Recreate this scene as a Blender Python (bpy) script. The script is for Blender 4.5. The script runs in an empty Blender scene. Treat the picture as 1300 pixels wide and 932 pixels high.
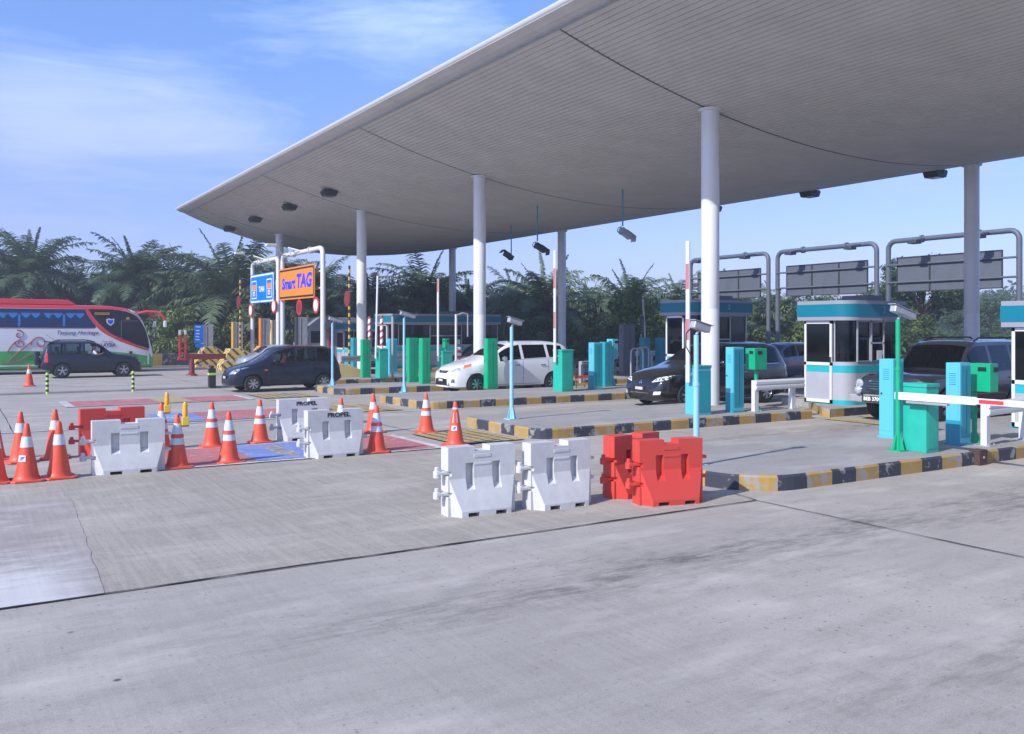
import bpy, bmesh, math, random
from mathutils import Vector, Matrix
from mathutils.bvhtree import BVHTree
R = math.radians
rnd = random.Random(7)
scene = bpy.context.scene
COL = scene.collection

# ------------------------------------------------------------ camera, sky, sun, exposure
CAM_H = 2.1; F = 1140.0; HZ = 418.0
cu, su = math.sin(R(31.94)), math.cos(R(31.94))
cd = bpy.data.cameras.new('camera'); cam = bpy.data.objects.new('camera', cd); COL.objects.link(cam)
cam.location = (0, 0, CAM_H); cam.rotation_euler = (R(90), 0, -R(31.94))
cd.sensor_width = 36.0; cd.lens = 36.0 * F / 1300.0
cd.shift_y = -48.0 / 1300.0; cd.clip_end = 3000
scene.camera = cam

SUN_EL = R(36)
sun_to = Vector((-0.98 * math.cos(SUN_EL), -0.20 * math.cos(SUN_EL), math.sin(SUN_EL))).normalized()
world = bpy.data.worlds.new('World'); scene.world = world; world.use_nodes = True
nt = world.node_tree; nt.nodes.clear()
wo = nt.nodes.new('ShaderNodeOutputWorld'); bg = nt.nodes.new('ShaderNodeBackground')
sk = nt.nodes.new('ShaderNodeTexSky'); sk.sky_type = 'NISHITA'; sk.sun_disc = False
sk.sun_elevation = SUN_EL; sk.sun_rotation = math.atan2(sun_to.x, sun_to.y)
sk.air_density = 1.0; sk.dust_density = 0.5; sk.ozone_density = 3.0
# thin high cloud, seen as a noise on the sky direction
tc = nt.nodes.new('ShaderNodeTexCoord'); mp = nt.nodes.new('ShaderNodeMapping')
mp.inputs['Rotation'].default_value = (0, 0, R(58)); mp.inputs['Scale'].default_value = (1.1, 3.2, 7.5)
nz = nt.nodes.new('ShaderNodeTexNoise'); nz.inputs['Scale'].default_value = 2.3; nz.inputs['Detail'].default_value = 9
nz.inputs['Roughness'].default_value = 0.66; nz.inputs['Distortion'].default_value = 0.35
rp = nt.nodes.new('ShaderNodeValToRGB'); rp.color_ramp.elements[0].position = 0.58; rp.color_ramp.elements[1].position = 0.90
rp.color_ramp.elements[1].color = (.62, .62, .62, 1)
mx = nt.nodes.new('ShaderNodeMix'); mx.data_type = 'RGBA'
mx.inputs['B'].default_value = (4.9, 5.6, 6.5, 1)
nt.links.new(tc.outputs['Generated'], mp.inputs['Vector']); nt.links.new(mp.outputs['Vector'], nz.inputs['Vector'])

# the cloud banks gather around a few sky directions
def skydir(px, py):
    fw = Vector((math.sin(R(31.94)), math.cos(R(31.94)), 0)); rt = Vector((math.cos(R(31.94)), -math.sin(R(31.94)), 0)); return (fw + rt * (px - 650) / F + Vector((0, 0, 1)) * (HZ - py) / F).normalized()
acc = nz.outputs['Fac']
for px, py, rad, am in ((10, 150, .12, .20), (130, 155, .13, .20), (250, 130, .12, .17), (370, 60, .07, .14), (480, 40, .10, .22), (590, 15, .09, .2), (330, 205, .09, .14), (1150, 250, .2, .04), (-300, 150, .5, .12), (1700, 200, .6, .1)):
    dn = nt.nodes.new('ShaderNodeVectorMath'); dn.operation = 'DISTANCE'; nt.links.new(tc.outputs['Generated'], dn.inputs[0]); dn.inputs[1].default_value = skydir(px, py)
    mr = nt.nodes.new('ShaderNodeMapRange'); mr.interpolation_type = 'SMOOTHSTEP'; mr.inputs['From Min'].default_value = rad; mr.inputs['From Max'].default_value = 0; mr.inputs['To Max'].default_value = am; nt.links.new(dn.outputs['Value'], mr.inputs['Value'])
    ad = nt.nodes.new('ShaderNodeMath'); ad.operation = 'ADD'; nt.links.new(acc, ad.inputs[0]); nt.links.new(mr.outputs['Result'], ad.inputs[1]); acc = ad.outputs[0]
nt.links.new(acc, rp.inputs['Fac']); nt.links.new(rp.outputs['Color'], mx.inputs['Factor'])
nt.links.new(sk.outputs['Color'], mx.inputs['A']); tn = nt.nodes.new('ShaderNodeMix'); tn.data_type = 'RGBA'; tn.blend_type = 'MULTIPLY'; tn.inputs['Factor'].default_value = 1; sz = nt.nodes.new('ShaderNodeSeparateXYZ'); nt.links.new(tc.outputs['Generated'], sz.inputs[0]); tr = nt.nodes.new('ShaderNodeValToRGB'); nt.links.new(sz.outputs['Z'], tr.inputs['Fac']); tr.color_ramp.elements[0].position = 0.0; tr.color_ramp.elements[0].color = (.63, .62, 1.0, 1); tr.color_ramp.elements[1].position = .34; tr.color_ramp.elements[1].color = (.88, .98, 1.28, 1); e_ = tr.color_ramp.elements.new(.13); e_.color = (.73, .70, 1.15, 1); nt.links.new(tr.outputs['Color'], tn.inputs['B'])
nt.links.new(mx.outputs['Result'], tn.inputs['A']); nt.links.new(tn.outputs['Result'], bg.inputs['Color'])
nt.links.new(bg.outputs['Background'], wo.inputs['Surface'])
bg.inputs['Strength'].default_value = 0.135
sl = bpy.data.lights.new('sun', 'SUN'); sl.energy = 3.6; sl.angle = R(0.5); sl.color = (1.0, 0.965, 0.92)
so = bpy.data.objects.new('sun', sl); COL.objects.link(so)
so.rotation_euler = sun_to.to_track_quat('Z', 'Y').to_euler()
vs = scene.view_settings; vs.view_transform = 'Standard'; vs.look = 'None'; vs.gamma = 1; vs.exposure = 0.49
vs.use_curve_mapping = False

# ------------------------------------------------------------ placing helpers: x runs along the lanes, y across them
def C(X, D): return (cu * D + su * X, su * D - cu * X)
def G(px, py, z=0.0):
    D = F * (CAM_H - z) / (py - HZ); return C((px - 650) * D / F, D)
def PD(px, D): return C((px - 650) * D / F, D)
def PV(px, V):
    t = (px - 650) / F; D = V / (su - cu * t); return (cu * D + su * t * D, V)
def PU(px, U):
    t = (px - 650) / F; D = U / (cu + su * t); return (U, su * D - cu * t * D)

# ------------------------------------------------------------ materials
def setp(b, **k):
    for n, v in k.items():
        n = n.replace('_', ' ')
        if n in b.inputs: b.inputs[n].default_value = v
def mat(name, col, rough=.5, metal=0, coat=0, noise=0.0, nscale=6, bump=0.0, bscale=60, spec=.5, trans=0, dirt=None):
    m = bpy.data.materials.new(name); m.use_nodes = True; t = m.node_tree; b = t.nodes['Principled BSDF']
    c = (*col, 1) if len(col) == 3 else col
    setp(b, Base_Color=c, Roughness=rough, Metallic=metal, Coat_Weight=coat, Coat_Roughness=.05, Specular_IOR_Level=spec)
    g = t.nodes.new('ShaderNodeTexCoord')
    if noise:
        n = t.nodes.new('ShaderNodeTexNoise'); n.inputs['Scale'].default_value = nscale; n.inputs['Detail'].default_value = 8
        n.inputs['Roughness'].default_value = .65
        t.links.new(g.outputs['Object'], n.inputs['Vector'])
        r = t.nodes.new('ShaderNodeMapRange'); r.inputs['From Min'].default_value = .3; r.inputs['From Max'].default_value = .7
        x = t.nodes.new('ShaderNodeMix'); x.data_type = 'RGBA'
        d = dirt or tuple(v * (1 - noise) for v in col[:3]); 
        x.inputs['A'].default_value = c; x.inputs['B'].default_value = (*d, 1)
        r.inputs['To Max'].default_value = 1.0 if not dirt else noise
        t.links.new(n.outputs['Fac'], r.inputs['Value']); t.links.new(r.outputs['Result'], x.inputs['Factor'])
        t.links.new(x.outputs['Result'], b.inputs['Base Color'])
        r2 = t.nodes.new('ShaderNodeMapRange'); r2.inputs['To Min'].default_value = rough * .8; r2.inputs['To Max'].default_value = min(1, rough * 1.25)
        t.links.new(n.outputs['Fac'], r2.inputs['Value']); t.links.new(r2.outputs['Result'], b.inputs['Roughness'])
    if bump:
        n = t.nodes.new('ShaderNodeTexNoise'); n.inputs['Scale'].default_value = bscale; n.inputs['Detail'].default_value = 6
        t.links.new(g.outputs['Object'], n.inputs['Vector'])
        bp = t.nodes.new('ShaderNodeBump'); bp.inputs['Strength'].default_value = bump; bp.inputs['Distance'].default_value = .01
        t.links.new(n.outputs['Fac'], bp.inputs['Height']); t.links.new(bp.outputs['Normal'], b.inputs['Normal'])
    return m
def glass(name, tint, refl=.5):
    m = bpy.data.materials.new(name); m.use_nodes = True; t = m.node_tree; t.nodes.clear()
    o = t.nodes.new('ShaderNodeOutputMaterial'); a = t.nodes.new('ShaderNodeBsdfTransparent'); a.inputs[0].default_value = (*tint, 1)
    g = t.nodes.new('ShaderNodeBsdfGlossy'); g.inputs['Roughness'].default_value = .03; g.inputs['Color'].default_value = (.9, .95, 1, 1)
    f = t.nodes.new('ShaderNodeFresnel'); f.inputs['IOR'].default_value = 1.0 + refl
    x = t.nodes.new('ShaderNodeMixShader')
    t.links.new(f.outputs[0], x.inputs[0]); t.links.new(a.outputs[0], x.inputs[1]); t.links.new(g.outputs[0], x.inputs[2]); t.links.new(x.outputs[0], o.inputs[0])
    return m
M = {}
M['white_plastic'] = mat('white_plastic', (.66, .66, .645), .42, noise=.38, nscale=5, bump=.15, bscale=25, dirt=(.33, .32, .31))
M['red_plastic'] = mat('red_plastic', (.66, .055, .04), .42, noise=.3, nscale=3.5, bump=.15, bscale=25, dirt=(.42, .10, .07))
M['orange_plastic'] = mat('orange_plastic', (.80, .085, .035), .45, noise=.35, nscale=5, dirt=(.50, .12, .07))
M['reflective'] = mat('reflective', (.68, .74, .78), .35, noise=.35, nscale=14, dirt=(.42, .45, .47))
M['white_metal'] = mat('white_metal', (.70, .71, .73), .35, noise=.25, nscale=1.5, dirt=(.52, .52, .52))
M['grey_metal'] = mat('grey_metal', (.12, .135, .165), .5, noise=.2, nscale=2)  # darkened base colour: shade on the sign backs and gantry pipes is painted in
M['galvanised'] = mat('galvanised', (.50, .51, .53), .42, metal=.35, noise=.25, nscale=5)
M['dark_metal'] = mat('dark_metal', (.035, .037, .04), .5)
M['black_plastic'] = mat('black_plastic', (.016, .016, .018), .5)
M['rubber'] = mat('rubber', (.02, .02, .021), .8, noise=.3, nscale=20)
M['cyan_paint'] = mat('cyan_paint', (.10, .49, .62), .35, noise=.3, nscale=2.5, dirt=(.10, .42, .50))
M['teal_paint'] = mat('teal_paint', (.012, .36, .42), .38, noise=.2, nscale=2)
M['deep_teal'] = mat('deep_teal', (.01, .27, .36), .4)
M['sea_green'] = mat('sea_green', (.02, .46, .34), .38, noise=.2, nscale=2.5)
M['green_paint'] = mat('green_paint', (.0, .42, .20), .38, noise=.2, nscale=2.5)
M['light_blue_paint'] = mat('light_blue_paint', (.28, .60, .74), .4, noise=.3, nscale=6, dirt=(.35, .45, .48))
M['booth_grey'] = mat('booth_grey', (.42, .43, .48), .45, noise=.15, nscale=1.2)
M['booth_band'] = mat('booth_band', (.27, .29, .34), .5)
M['red_paint'] = mat('red_paint', (.60, .03, .03), .4)
M['red_mark'] = mat('red_mark', (.70, .05, .05), .4)
M['dark_red_paint'] = mat('dark_red_paint', (.25, .03, .03), .5, noise=.4, nscale=6)
M['rust'] = mat('rust', (.10, .05, .04), .8, noise=.5, nscale=14)
M['faded_red'] = mat('faded_red', (.50, .17, .18), .6)
M['white_paint'] = mat('white_paint', (.78, .78, .78), .45)
M['yellow_paint'] = mat('yellow_paint', (.78, .46, .05), .5, noise=.3, nscale=4)
M['black_paint'] = mat('black_paint', (.03, .03, .035), .5)
M['lime_tape'] = mat('lime_tape', (.55, .75, .12), .4)
M['amber'] = mat('amber', (.95, .42, .02), .25)
M['lamp_yellow'] = mat('lamp_yellow', (.90, .62, .06), .4)
M['chrome'] = mat('chrome', (.8, .8, .82), .12, metal=1)
M['alloy'] = mat('alloy', (.55, .56, .58), .28, metal=.85)
M['lens'] = mat('lens', (.80, .84, .88), .08, coat=1)
M['head_lens'] = mat('head_lens', (.55, .60, .66), .12, metal=.4, coat=1)
M['orange_lens'] = mat('orange_lens', (.85, .17, .03), .2, coat=1)
M['red_lens'] = mat('red_lens', (.70, .03, .03), .15, coat=1)
M['car_white'] = mat('car_white', (.78, .79, .81), .28, coat=1)
M['car_black'] = mat('car_black', (.008, .008, .010), .18, coat=1)
M['car_charcoal'] = mat('car_charcoal', (.022, .025, .034), .22, coat=1)
M['car_navy'] = mat('car_navy', (.008, .011, .026), .25, coat=.5, spec=.3, noise=.12, nscale=3, dirt=(.03, .034, .05))
M['car_slate'] = mat('car_slate', (.008, .012, .026), .25, coat=.5, spec=.3, noise=.15, nscale=3, dirt=(.03, .034, .05))
M['car_grey'] = mat('car_grey', (.12, .13, .17), .25, metal=.5, coat=1)
M['car_silver'] = mat('car_silver', (.40, .46, .56), .3, metal=.3, coat=1)
M['interior'] = mat('interior', (.035, .035, .04), .8)
M['seat_fabric'] = mat('seat_fabric', (.16, .15, .15), .9)
M['glass'] = glass('glass', (.36, .42, .44), .5)
M['dark_glass'] = glass('dark_glass', (.07, .09, .11), .55)
M['booth_glass'] = glass('booth_glass', (.10, .13, .16), .5)
M['bus_white'] = mat('bus_white', (.68, .69, .74), .3, coat=.8)
M['bus_red'] = mat('bus_red', (.62, .03, .04), .3, coat=.8)
M['bus_green'] = mat('bus_green', (.03, .36, .07), .32, coat=.8)
M['bus_window'] = mat('bus_window', (.008, .035, .12), .12, spec=.25)
M['bus_dark'] = mat('bus_dark', (.012, .014, .022), .1, spec=.3)
M['curtain'] = mat('curtain', (.02, .20, .55), .7)
M['swirl'] = mat('swirl', (.36, .07, .10), .4)
M['navy_ink'] = mat('navy_ink', (.04, .04, .20), .4)
M['sign_blue'] = mat('sign_blue', (.0, .20, .80), .35)
M['sign_orange'] = mat('sign_orange', (.88, .25, .02), .4)
M['sign_ink'] = mat('sign_ink', (.01, .02, .03), .5)
M['ink_blue'] = mat('ink_blue', (.02, .06, .80), .4)
M['skin'] = mat('skin', (.30, .15, .09), .55)
M['hair'] = mat('hair', (.012, .010, .009), .6)
M['shirt_white'] = mat('shirt_white', (.62, .64, .72), .8)
M['shirt_orange'] = mat('shirt_orange', (.62, .10, .04), .8)
M['bark'] = mat('bark', (.10, .075, .05), .9, noise=.5, nscale=9, bump=.5, bscale=20)
M['grey_bark'] = mat('grey_bark', (.25, .23, .21), .9, noise=.4, nscale=5)
M['soffit'] = mat('soffit', (.62, .585, .56), .5, noise=.15, nscale=.9)
M['fascia'] = mat('fascia', (.74, .75, .77), .4, noise=.2, nscale=.8, dirt=(.5, .5, .5))
M['seam'] = mat('seam', (.06, .06, .065), .6)
M['cushion_yellow'] = mat('cushion_yellow', (.72, .50, .20), .7, noise=.4, nscale=3, dirt=(.50, .40, .25))

def palepatch():
    m = concrete('pale', (.36, .325, .30), (.475, .43, .40), brush=.6, wear=False, sc=.9); t = m.node_tree; p = t.nodes['Principled BSDF']; L = t.links.new; src = p.inputs['Base Color'].links[0].from_socket
    geo = t.nodes.new('ShaderNodeNewGeometry'); s = t.nodes.new('ShaderNodeSeparateXYZ'); L(geo.outputs['Position'], s.inputs[0])
    mp_ = t.nodes.new('ShaderNodeMapping'); mp_.inputs['Scale'].default_value = (1.6, 5, 1); L(geo.outputs['Position'], mp_.inputs['Vector']); n = t.nodes.new('ShaderNodeTexNoise'); n.inputs['Scale'].default_value = .8; n.inputs['Detail'].default_value = 8; n.inputs['Roughness'].default_value = .7; L(mp_.outputs[0], n.inputs['Vector'])
    r = t.nodes.new('ShaderNodeMapRange'); r.inputs['From Min'].default_value = 9.9; r.inputs['From Max'].default_value = 7.8; r.inputs['To Min'].default_value = .02; r.inputs['To Max'].default_value = .52; L(s.outputs['Y'], r.inputs['Value'])
    a = t.nodes.new('ShaderNodeMath'); a.operation = 'ADD'; L(r.outputs['Result'], a.inputs[0]); L(n.outputs['Fac'], a.inputs[1])
    r2 = t.nodes.new('ShaderNodeMapRange'); r2.inputs['From Min'].default_value = .58; r2.inputs['From Max'].default_value = .86; r2.inputs['To Max'].default_value = .62; L(a.outputs[0], r2.inputs['Value'])
    ex = t.nodes.new('ShaderNodeMapRange'); ex.inputs['From Min'].default_value = 1.16; ex.inputs['From Max'].default_value = .55; L(s.outputs['X'], ex.inputs['Value']); ea = t.nodes.new('ShaderNodeMath'); ea.operation = 'MULTIPLY_ADD'; ea.inputs[1].default_value = 1.6; ea.inputs[2].default_value = -.8; L(n.outputs['Fac'], ea.inputs[0]); eb = t.nodes.new('ShaderNodeMath'); eb.operation = 'ADD'; eb.use_clamp = True; L(ex.outputs['Result'], eb.inputs[0]); L(ea.outputs[0], eb.inputs[1]); ec = t.nodes.new('ShaderNodeMath'); ec.operation = 'MULTIPLY'; L(eb.outputs[0], ec.inputs[0]); L(r2.outputs['Result'], ec.inputs[1])
    x = t.nodes.new('ShaderNodeMix'); x.data_type = 'RGBA'; L(src, x.inputs['A']); x.inputs['B'].default_value = (.68, .67, .67, 1); L(ec.outputs[0], x.inputs['Factor']); L(x.outputs['Result'], p.inputs['Base Color']); return m
def leafmat(name, a, b, rough=.5, sc=1.0):
    m = bpy.data.materials.new(name); m.use_nodes = True; t = m.node_tree; p = t.nodes['Principled BSDF']
    g = t.nodes.new('ShaderNodeTexCoord'); oi = t.nodes.new('ShaderNodeObjectInfo')
    n = t.nodes.new('ShaderNodeTexNoise'); n.inputs['Scale'].default_value = sc; n.inputs['Detail'].default_value = 4
    t.links.new(g.outputs['Object'], n.inputs['Vector'])
    ad = t.nodes.new('ShaderNodeMath'); ad.operation = 'MULTIPLY_ADD'; ad.inputs[1].default_value = .35; ad.inputs[2].default_value = -.17
    t.links.new(oi.outputs['Random'], ad.inputs[0])
    a2 = t.nodes.new('ShaderNodeMath'); a2.operation = 'ADD'; t.links.new(ad.outputs[0], a2.inputs[0]); t.links.new(n.outputs['Fac'], a2.inputs[1])
    r = t.nodes.new('ShaderNodeMapRange'); r.inputs['From Min'].default_value = .3; r.inputs['From Max'].default_value = .7
    t.links.new(a2.outputs[0], r.inputs['Value'])
    x = t.nodes.new('ShaderNodeMix'); x.data_type = 'RGBA'; x.inputs['A'].default_value = (*a, 1); x.inputs['B'].default_value = (*b, 1)
    t.links.new(r.outputs['Result'], x.inputs['Factor']); t.links.new(x.outputs['Result'], p.inputs['Base Color'])
    setp(p, Roughness=rough, Specular_IOR_Level=.4)
    tr = t.nodes.new('ShaderNodeBsdfTranslucent'); t.links.new(x.outputs['Result'], tr.inputs['Color'])
    ms = t.nodes.new('ShaderNodeMixShader'); ms.inputs[0].default_value = .25
    o = t.nodes['Material Output']; t.links.new(p.outputs[0], ms.inputs[1]); t.links.new(tr.outputs[0], ms.inputs[2]); t.links.new(ms.outputs[0], o.inputs['Surface'])
    return m
M['palm_leaf'] = leafmat('palm_leaf', (.065, .105, .05), (.19, .245, .14), .38, .6)
M['bush_leaf'] = leafmat('bush_leaf', (.055, .095, .022), (.17, .22, .06), .5, 1.2)
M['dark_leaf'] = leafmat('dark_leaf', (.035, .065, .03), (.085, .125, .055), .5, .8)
M['tree_leaf'] = leafmat('tree_leaf', (.04, .08, .028), (.10, .16, .05), .5, .9)

# --- concrete: worn, brushed across the lane, with tyre wear along it
def concrete(name, a, b, brush=.5, wear=True, sc=.35, grooves=9.0):
    m = bpy.data.materials.new(name); m.use_nodes = True; t = m.node_tree; p = t.nodes['Principled BSDF']
    L = t.links.new
    def node(k, **kw):
        n = t.nodes.new(k)
        for q, v in kw.items(): n.inputs[q.replace('_', ' ')].default_value = v
        return n
    def mathn(op, x, y=None):
        n = t.nodes.new('ShaderNodeMath'); n.operation = op
        for i, v in enumerate((x, y)):
            if v is None: continue
            if isinstance(v, (int, float)): n.inputs[i].default_value = v
            else: L(v, n.inputs[i])
        return n.outputs[0]
    def mixc(f, x, y):
        n = t.nodes.new('ShaderNodeMix'); n.data_type = 'RGBA'
        for k, v in (('Factor', f), ('A', x), ('B', y)):
            if isinstance(v, (int, float)): n.inputs[k].default_value = v
            elif isinstance(v, tuple): n.inputs[k].default_value = (*v, 1)
            else: L(v, n.inputs[k])
        return n.outputs['Result']
    def rng(v, a0, a1, b0=0., b1=1.):
        n = t.nodes.new('ShaderNodeMapRange'); L(v, n.inputs['Value'])
        for k, q in (('From Min', a0), ('From Max', a1), ('To Min', b0), ('To Max', b1)): n.inputs[k].default_value = q
        return n.outputs['Result']
    def noise(scale, det=6, vec=None, rough=.6, stretch=None):
        n = t.nodes.new('ShaderNodeTexNoise'); n.inputs['Scale'].default_value = scale; n.inputs['Detail'].default_value = det; n.inputs['Roughness'].default_value = rough
        if stretch:
            mpp = t.nodes.new('ShaderNodeMapping'); mpp.inputs['Scale'].default_value = stretch; L(pos, mpp.inputs['Vector']); L(mpp.outputs[0], n.inputs['Vector'])
        else: L(pos, n.inputs['Vector'])
        return n.outputs['Fac']
    geo = t.nodes.new('ShaderNodeNewGeometry'); pos = geo.outputs['Position']
    sx = t.nodes.new('ShaderNodeSeparateXYZ'); L(pos, sx.inputs[0])
    big = noise(sc, 8); c = mixc(rng(big, .32, .68), a, b)
    mid = noise(2.6, 8, rough=.7); c = mixc(rng(mid, .35, .7, 0, .28), c, tuple(v * .72 for v in a))
    fine = noise(45, 5, rough=.8); c = mixc(rng(fine, .35, .75, 0, .5), c, tuple(v * .5 for v in a))
    blot = noise(1, 7, rough=.72, stretch=(1.1, 4.5, 1)); c = mixc(rng(blot, .50, .66, 0, .40), c, tuple(v * .62 for v in a)); grit = noise(130, 3, rough=.9); c = mixc(rng(grit, .40, .72, 0, .55), c, tuple(v * .45 for v in a)); c = mixc(rng(grit, .60, .30, -.3, .35), c, tuple(min(1, v * 1.35) for v in b)); pits = noise(16, 3, rough=.9); c = mixc(rng(pits, .60, .70, 0, .55), c, (.10, .095, .09))
    # brush strokes across the lane: long in y, fine in x
    br = noise(1, 3, stretch=(grooves * 2.2, .8, 1)); c = mixc(rng(br, .42, .72, 0, .30 * brush), c, tuple(v * 1.3 for v in b))
    # long streaks along the lane
    st = noise(1, 4, stretch=(.18, 3.2, 1)); c = mixc(rng(st, .45, .75, 0, .26), c, tuple(v * .66 for v in a)); pale = noise(1, 5, stretch=(.5, 1.3, 1)); c = mixc(rng(pale, .52, .72, 0, .45), c, tuple(min(1, v * 1.22) for v in b))
    if wear:
        for (yc, x0, x1, wd, am) in ((6.05, .5, 24, .85, 1.0), (12.5, 11.0, 21, .9, 1.0), (3.2, 2, 14, .8, .45), (19.2, 12, 21, .8, .5), (10.7, 1.5, 9, .9, .25), (26.0, 9, 19, .7, .3)):
            d = mathn('ABSOLUTE', mathn('SUBTRACT', sx.outputs['Y'], mathn('ADD', yc, mathn('MULTIPLY', mathn('SUBTRACT', mid, .5), 1.0))))
            f = rng(d, wd, .0); gx = mathn('MULTIPLY', rng(sx.outputs['X'], x0, x0 + 4), rng(sx.outputs['X'], x1 + 8, x1))
            n2 = mathn('MULTIPLY', rng(noise(1, 9, stretch=(2.2, 9, 1), rough=.8), .38, .62), rng(noise(1, 4, stretch=(.5, 1.5, 1)), .30, .62))
            f = mathn('MULTIPLY', mathn('MULTIPLY', f, gx), mathn('MULTIPLY', n2, am))
            c = mixc(f, c, (.075, .07, .07))
        # oil spots
        vo = t.nodes.new('ShaderNodeTexVoronoi'); vo.inputs['Scale'].default_value = 1.6; L(pos, vo.inputs['Vector'])
        sp = rng(vo.outputs['Distance'], .05, .02); c = mixc(mathn('MULTIPLY', sp, rng(mid, .42, .52, 0, .85)), c, (.05, .048, .045))
        vo = t.nodes.new('ShaderNodeTexVoronoi'); vo.inputs['Scale'].default_value = 9; L(pos, vo.inputs['Vector'])
        sp = rng(vo.outputs['Distance'], .14, .08); c = mixc(mathn('MULTIPLY', sp, rng(big, .42, .56, 0, .65)), c, (.10, .095, .09))
    L(c, p.inputs['Base Color']); setp(p, Roughness=.85, Specular_IOR_Level=.3)
    h = mathn('ADD', mathn('MULTIPLY', fine, .6), mathn('MULTIPLY', br, 1.0 * brush))
    bp = t.nodes.new('ShaderNodeBump'); bp.inputs['Strength'].default_value = .45; bp.inputs['Distance'].default_value = .008
    L(h, bp.inputs['Height']); L(bp.outputs['Normal'], p.inputs['Normal'])
    return m
M['road'] = concrete('road', (.41, .378, .342), (.54, .498, .452), brush=.30)
M['road_brown'] = concrete('road_brown', (.372, .34, .292), (.49, .445, .387), brush=.75, sc=.5)
M['road_pale'] = palepatch()
M['island_top'] = concrete('island_top', (.36, .345, .33), (.44, .425, .42), brush=.1, wear=False, sc=.6)

def paintwear(name, col, amount=.5, under=(.42, .40, .38), sc=3.0):
    m = bpy.data.materials.new(name); m.use_nodes = True; t = m.node_tree; p = t.nodes['Principled BSDF']; L = t.links.new
    geo = t.nodes.new('ShaderNodeNewGeometry')
    n = t.nodes.new('ShaderNodeTexNoise'); n.inputs['Scale'].default_value = sc; n.inputs['Detail'].default_value = 10; n.inputs['Roughness'].default_value = .68
    L(geo.outputs['Position'], n.inputs['Vector'])
    r = t.nodes.new('ShaderNodeMapRange'); r.inputs['From Min'].default_value = .66 - .2 * amount; r.inputs['From Max'].default_value = .69 - .18 * amount
    L(n.outputs['Fac'], r.inputs['Value'])
    n2 = t.nodes.new('ShaderNodeTexNoise'); n2.inputs['Scale'].default_value = 1.4; n2.inputs['Detail'].default_value = 8; L(geo.outputs['Position'], n2.inputs['Vector'])
    r2 = t.nodes.new('ShaderNodeMapRange'); r2.inputs['From Min'].default_value = .35; r2.inputs['From Max'].default_value = .7; r2.inputs['To Max'].default_value = .65; L(n2.outputs['Fac'], r2.inputs['Value'])
    x0 = t.nodes.new('ShaderNodeMix'); x0.data_type = 'RGBA'; x0.inputs['A'].default_value = (*col, 1); x0.inputs['B'].default_value = (*[v * .55 + .02 for v in col], 1); L(r2.outputs['Result'], x0.inputs['Factor'])
    x = t.nodes.new('ShaderNodeMix'); x.data_type = 'RGBA'; x.inputs['B'].default_value = (*under, 1); L(x0.outputs['Result'], x.inputs['A']); L(r.outputs['Result'], x.inputs['Factor'])
    L(x.outputs['Result'], p.inputs['Base Color']); setp(p, Roughness=.75)
    return m
M['kerb_yellow'] = paintwear('kerb_yellow', (.45, .285, .075), .66, (.33, .30, .26), 4.5)
M['kerb_black'] = paintwear('kerb_black', (.04, .045, .065), .52, (.27, .26, .25), 4.5)
M['mark_red'] = paintwear('mark_red', (.52, .17, .17), .45, (.42, .33, .32), 7)
M['mark_blue'] = paintwear('mark_blue', (.20, .28, .60), .45, (.36, .36, .42), 7)
M['mark_white'] = paintwear('mark_white', (.62, .62, .63), .7, (.38, .37, .37), 5)
M['mark_yellow'] = paintwear('mark_yellow', (.52, .38, .12), .7, (.36, .35, .33), 6)
M['joint'] = mat('joint', (.025, .024, .024), .95)
M['grass'] = mat('grass', (.05, .085, .03), .9, noise=.5, nscale=.6)

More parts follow.
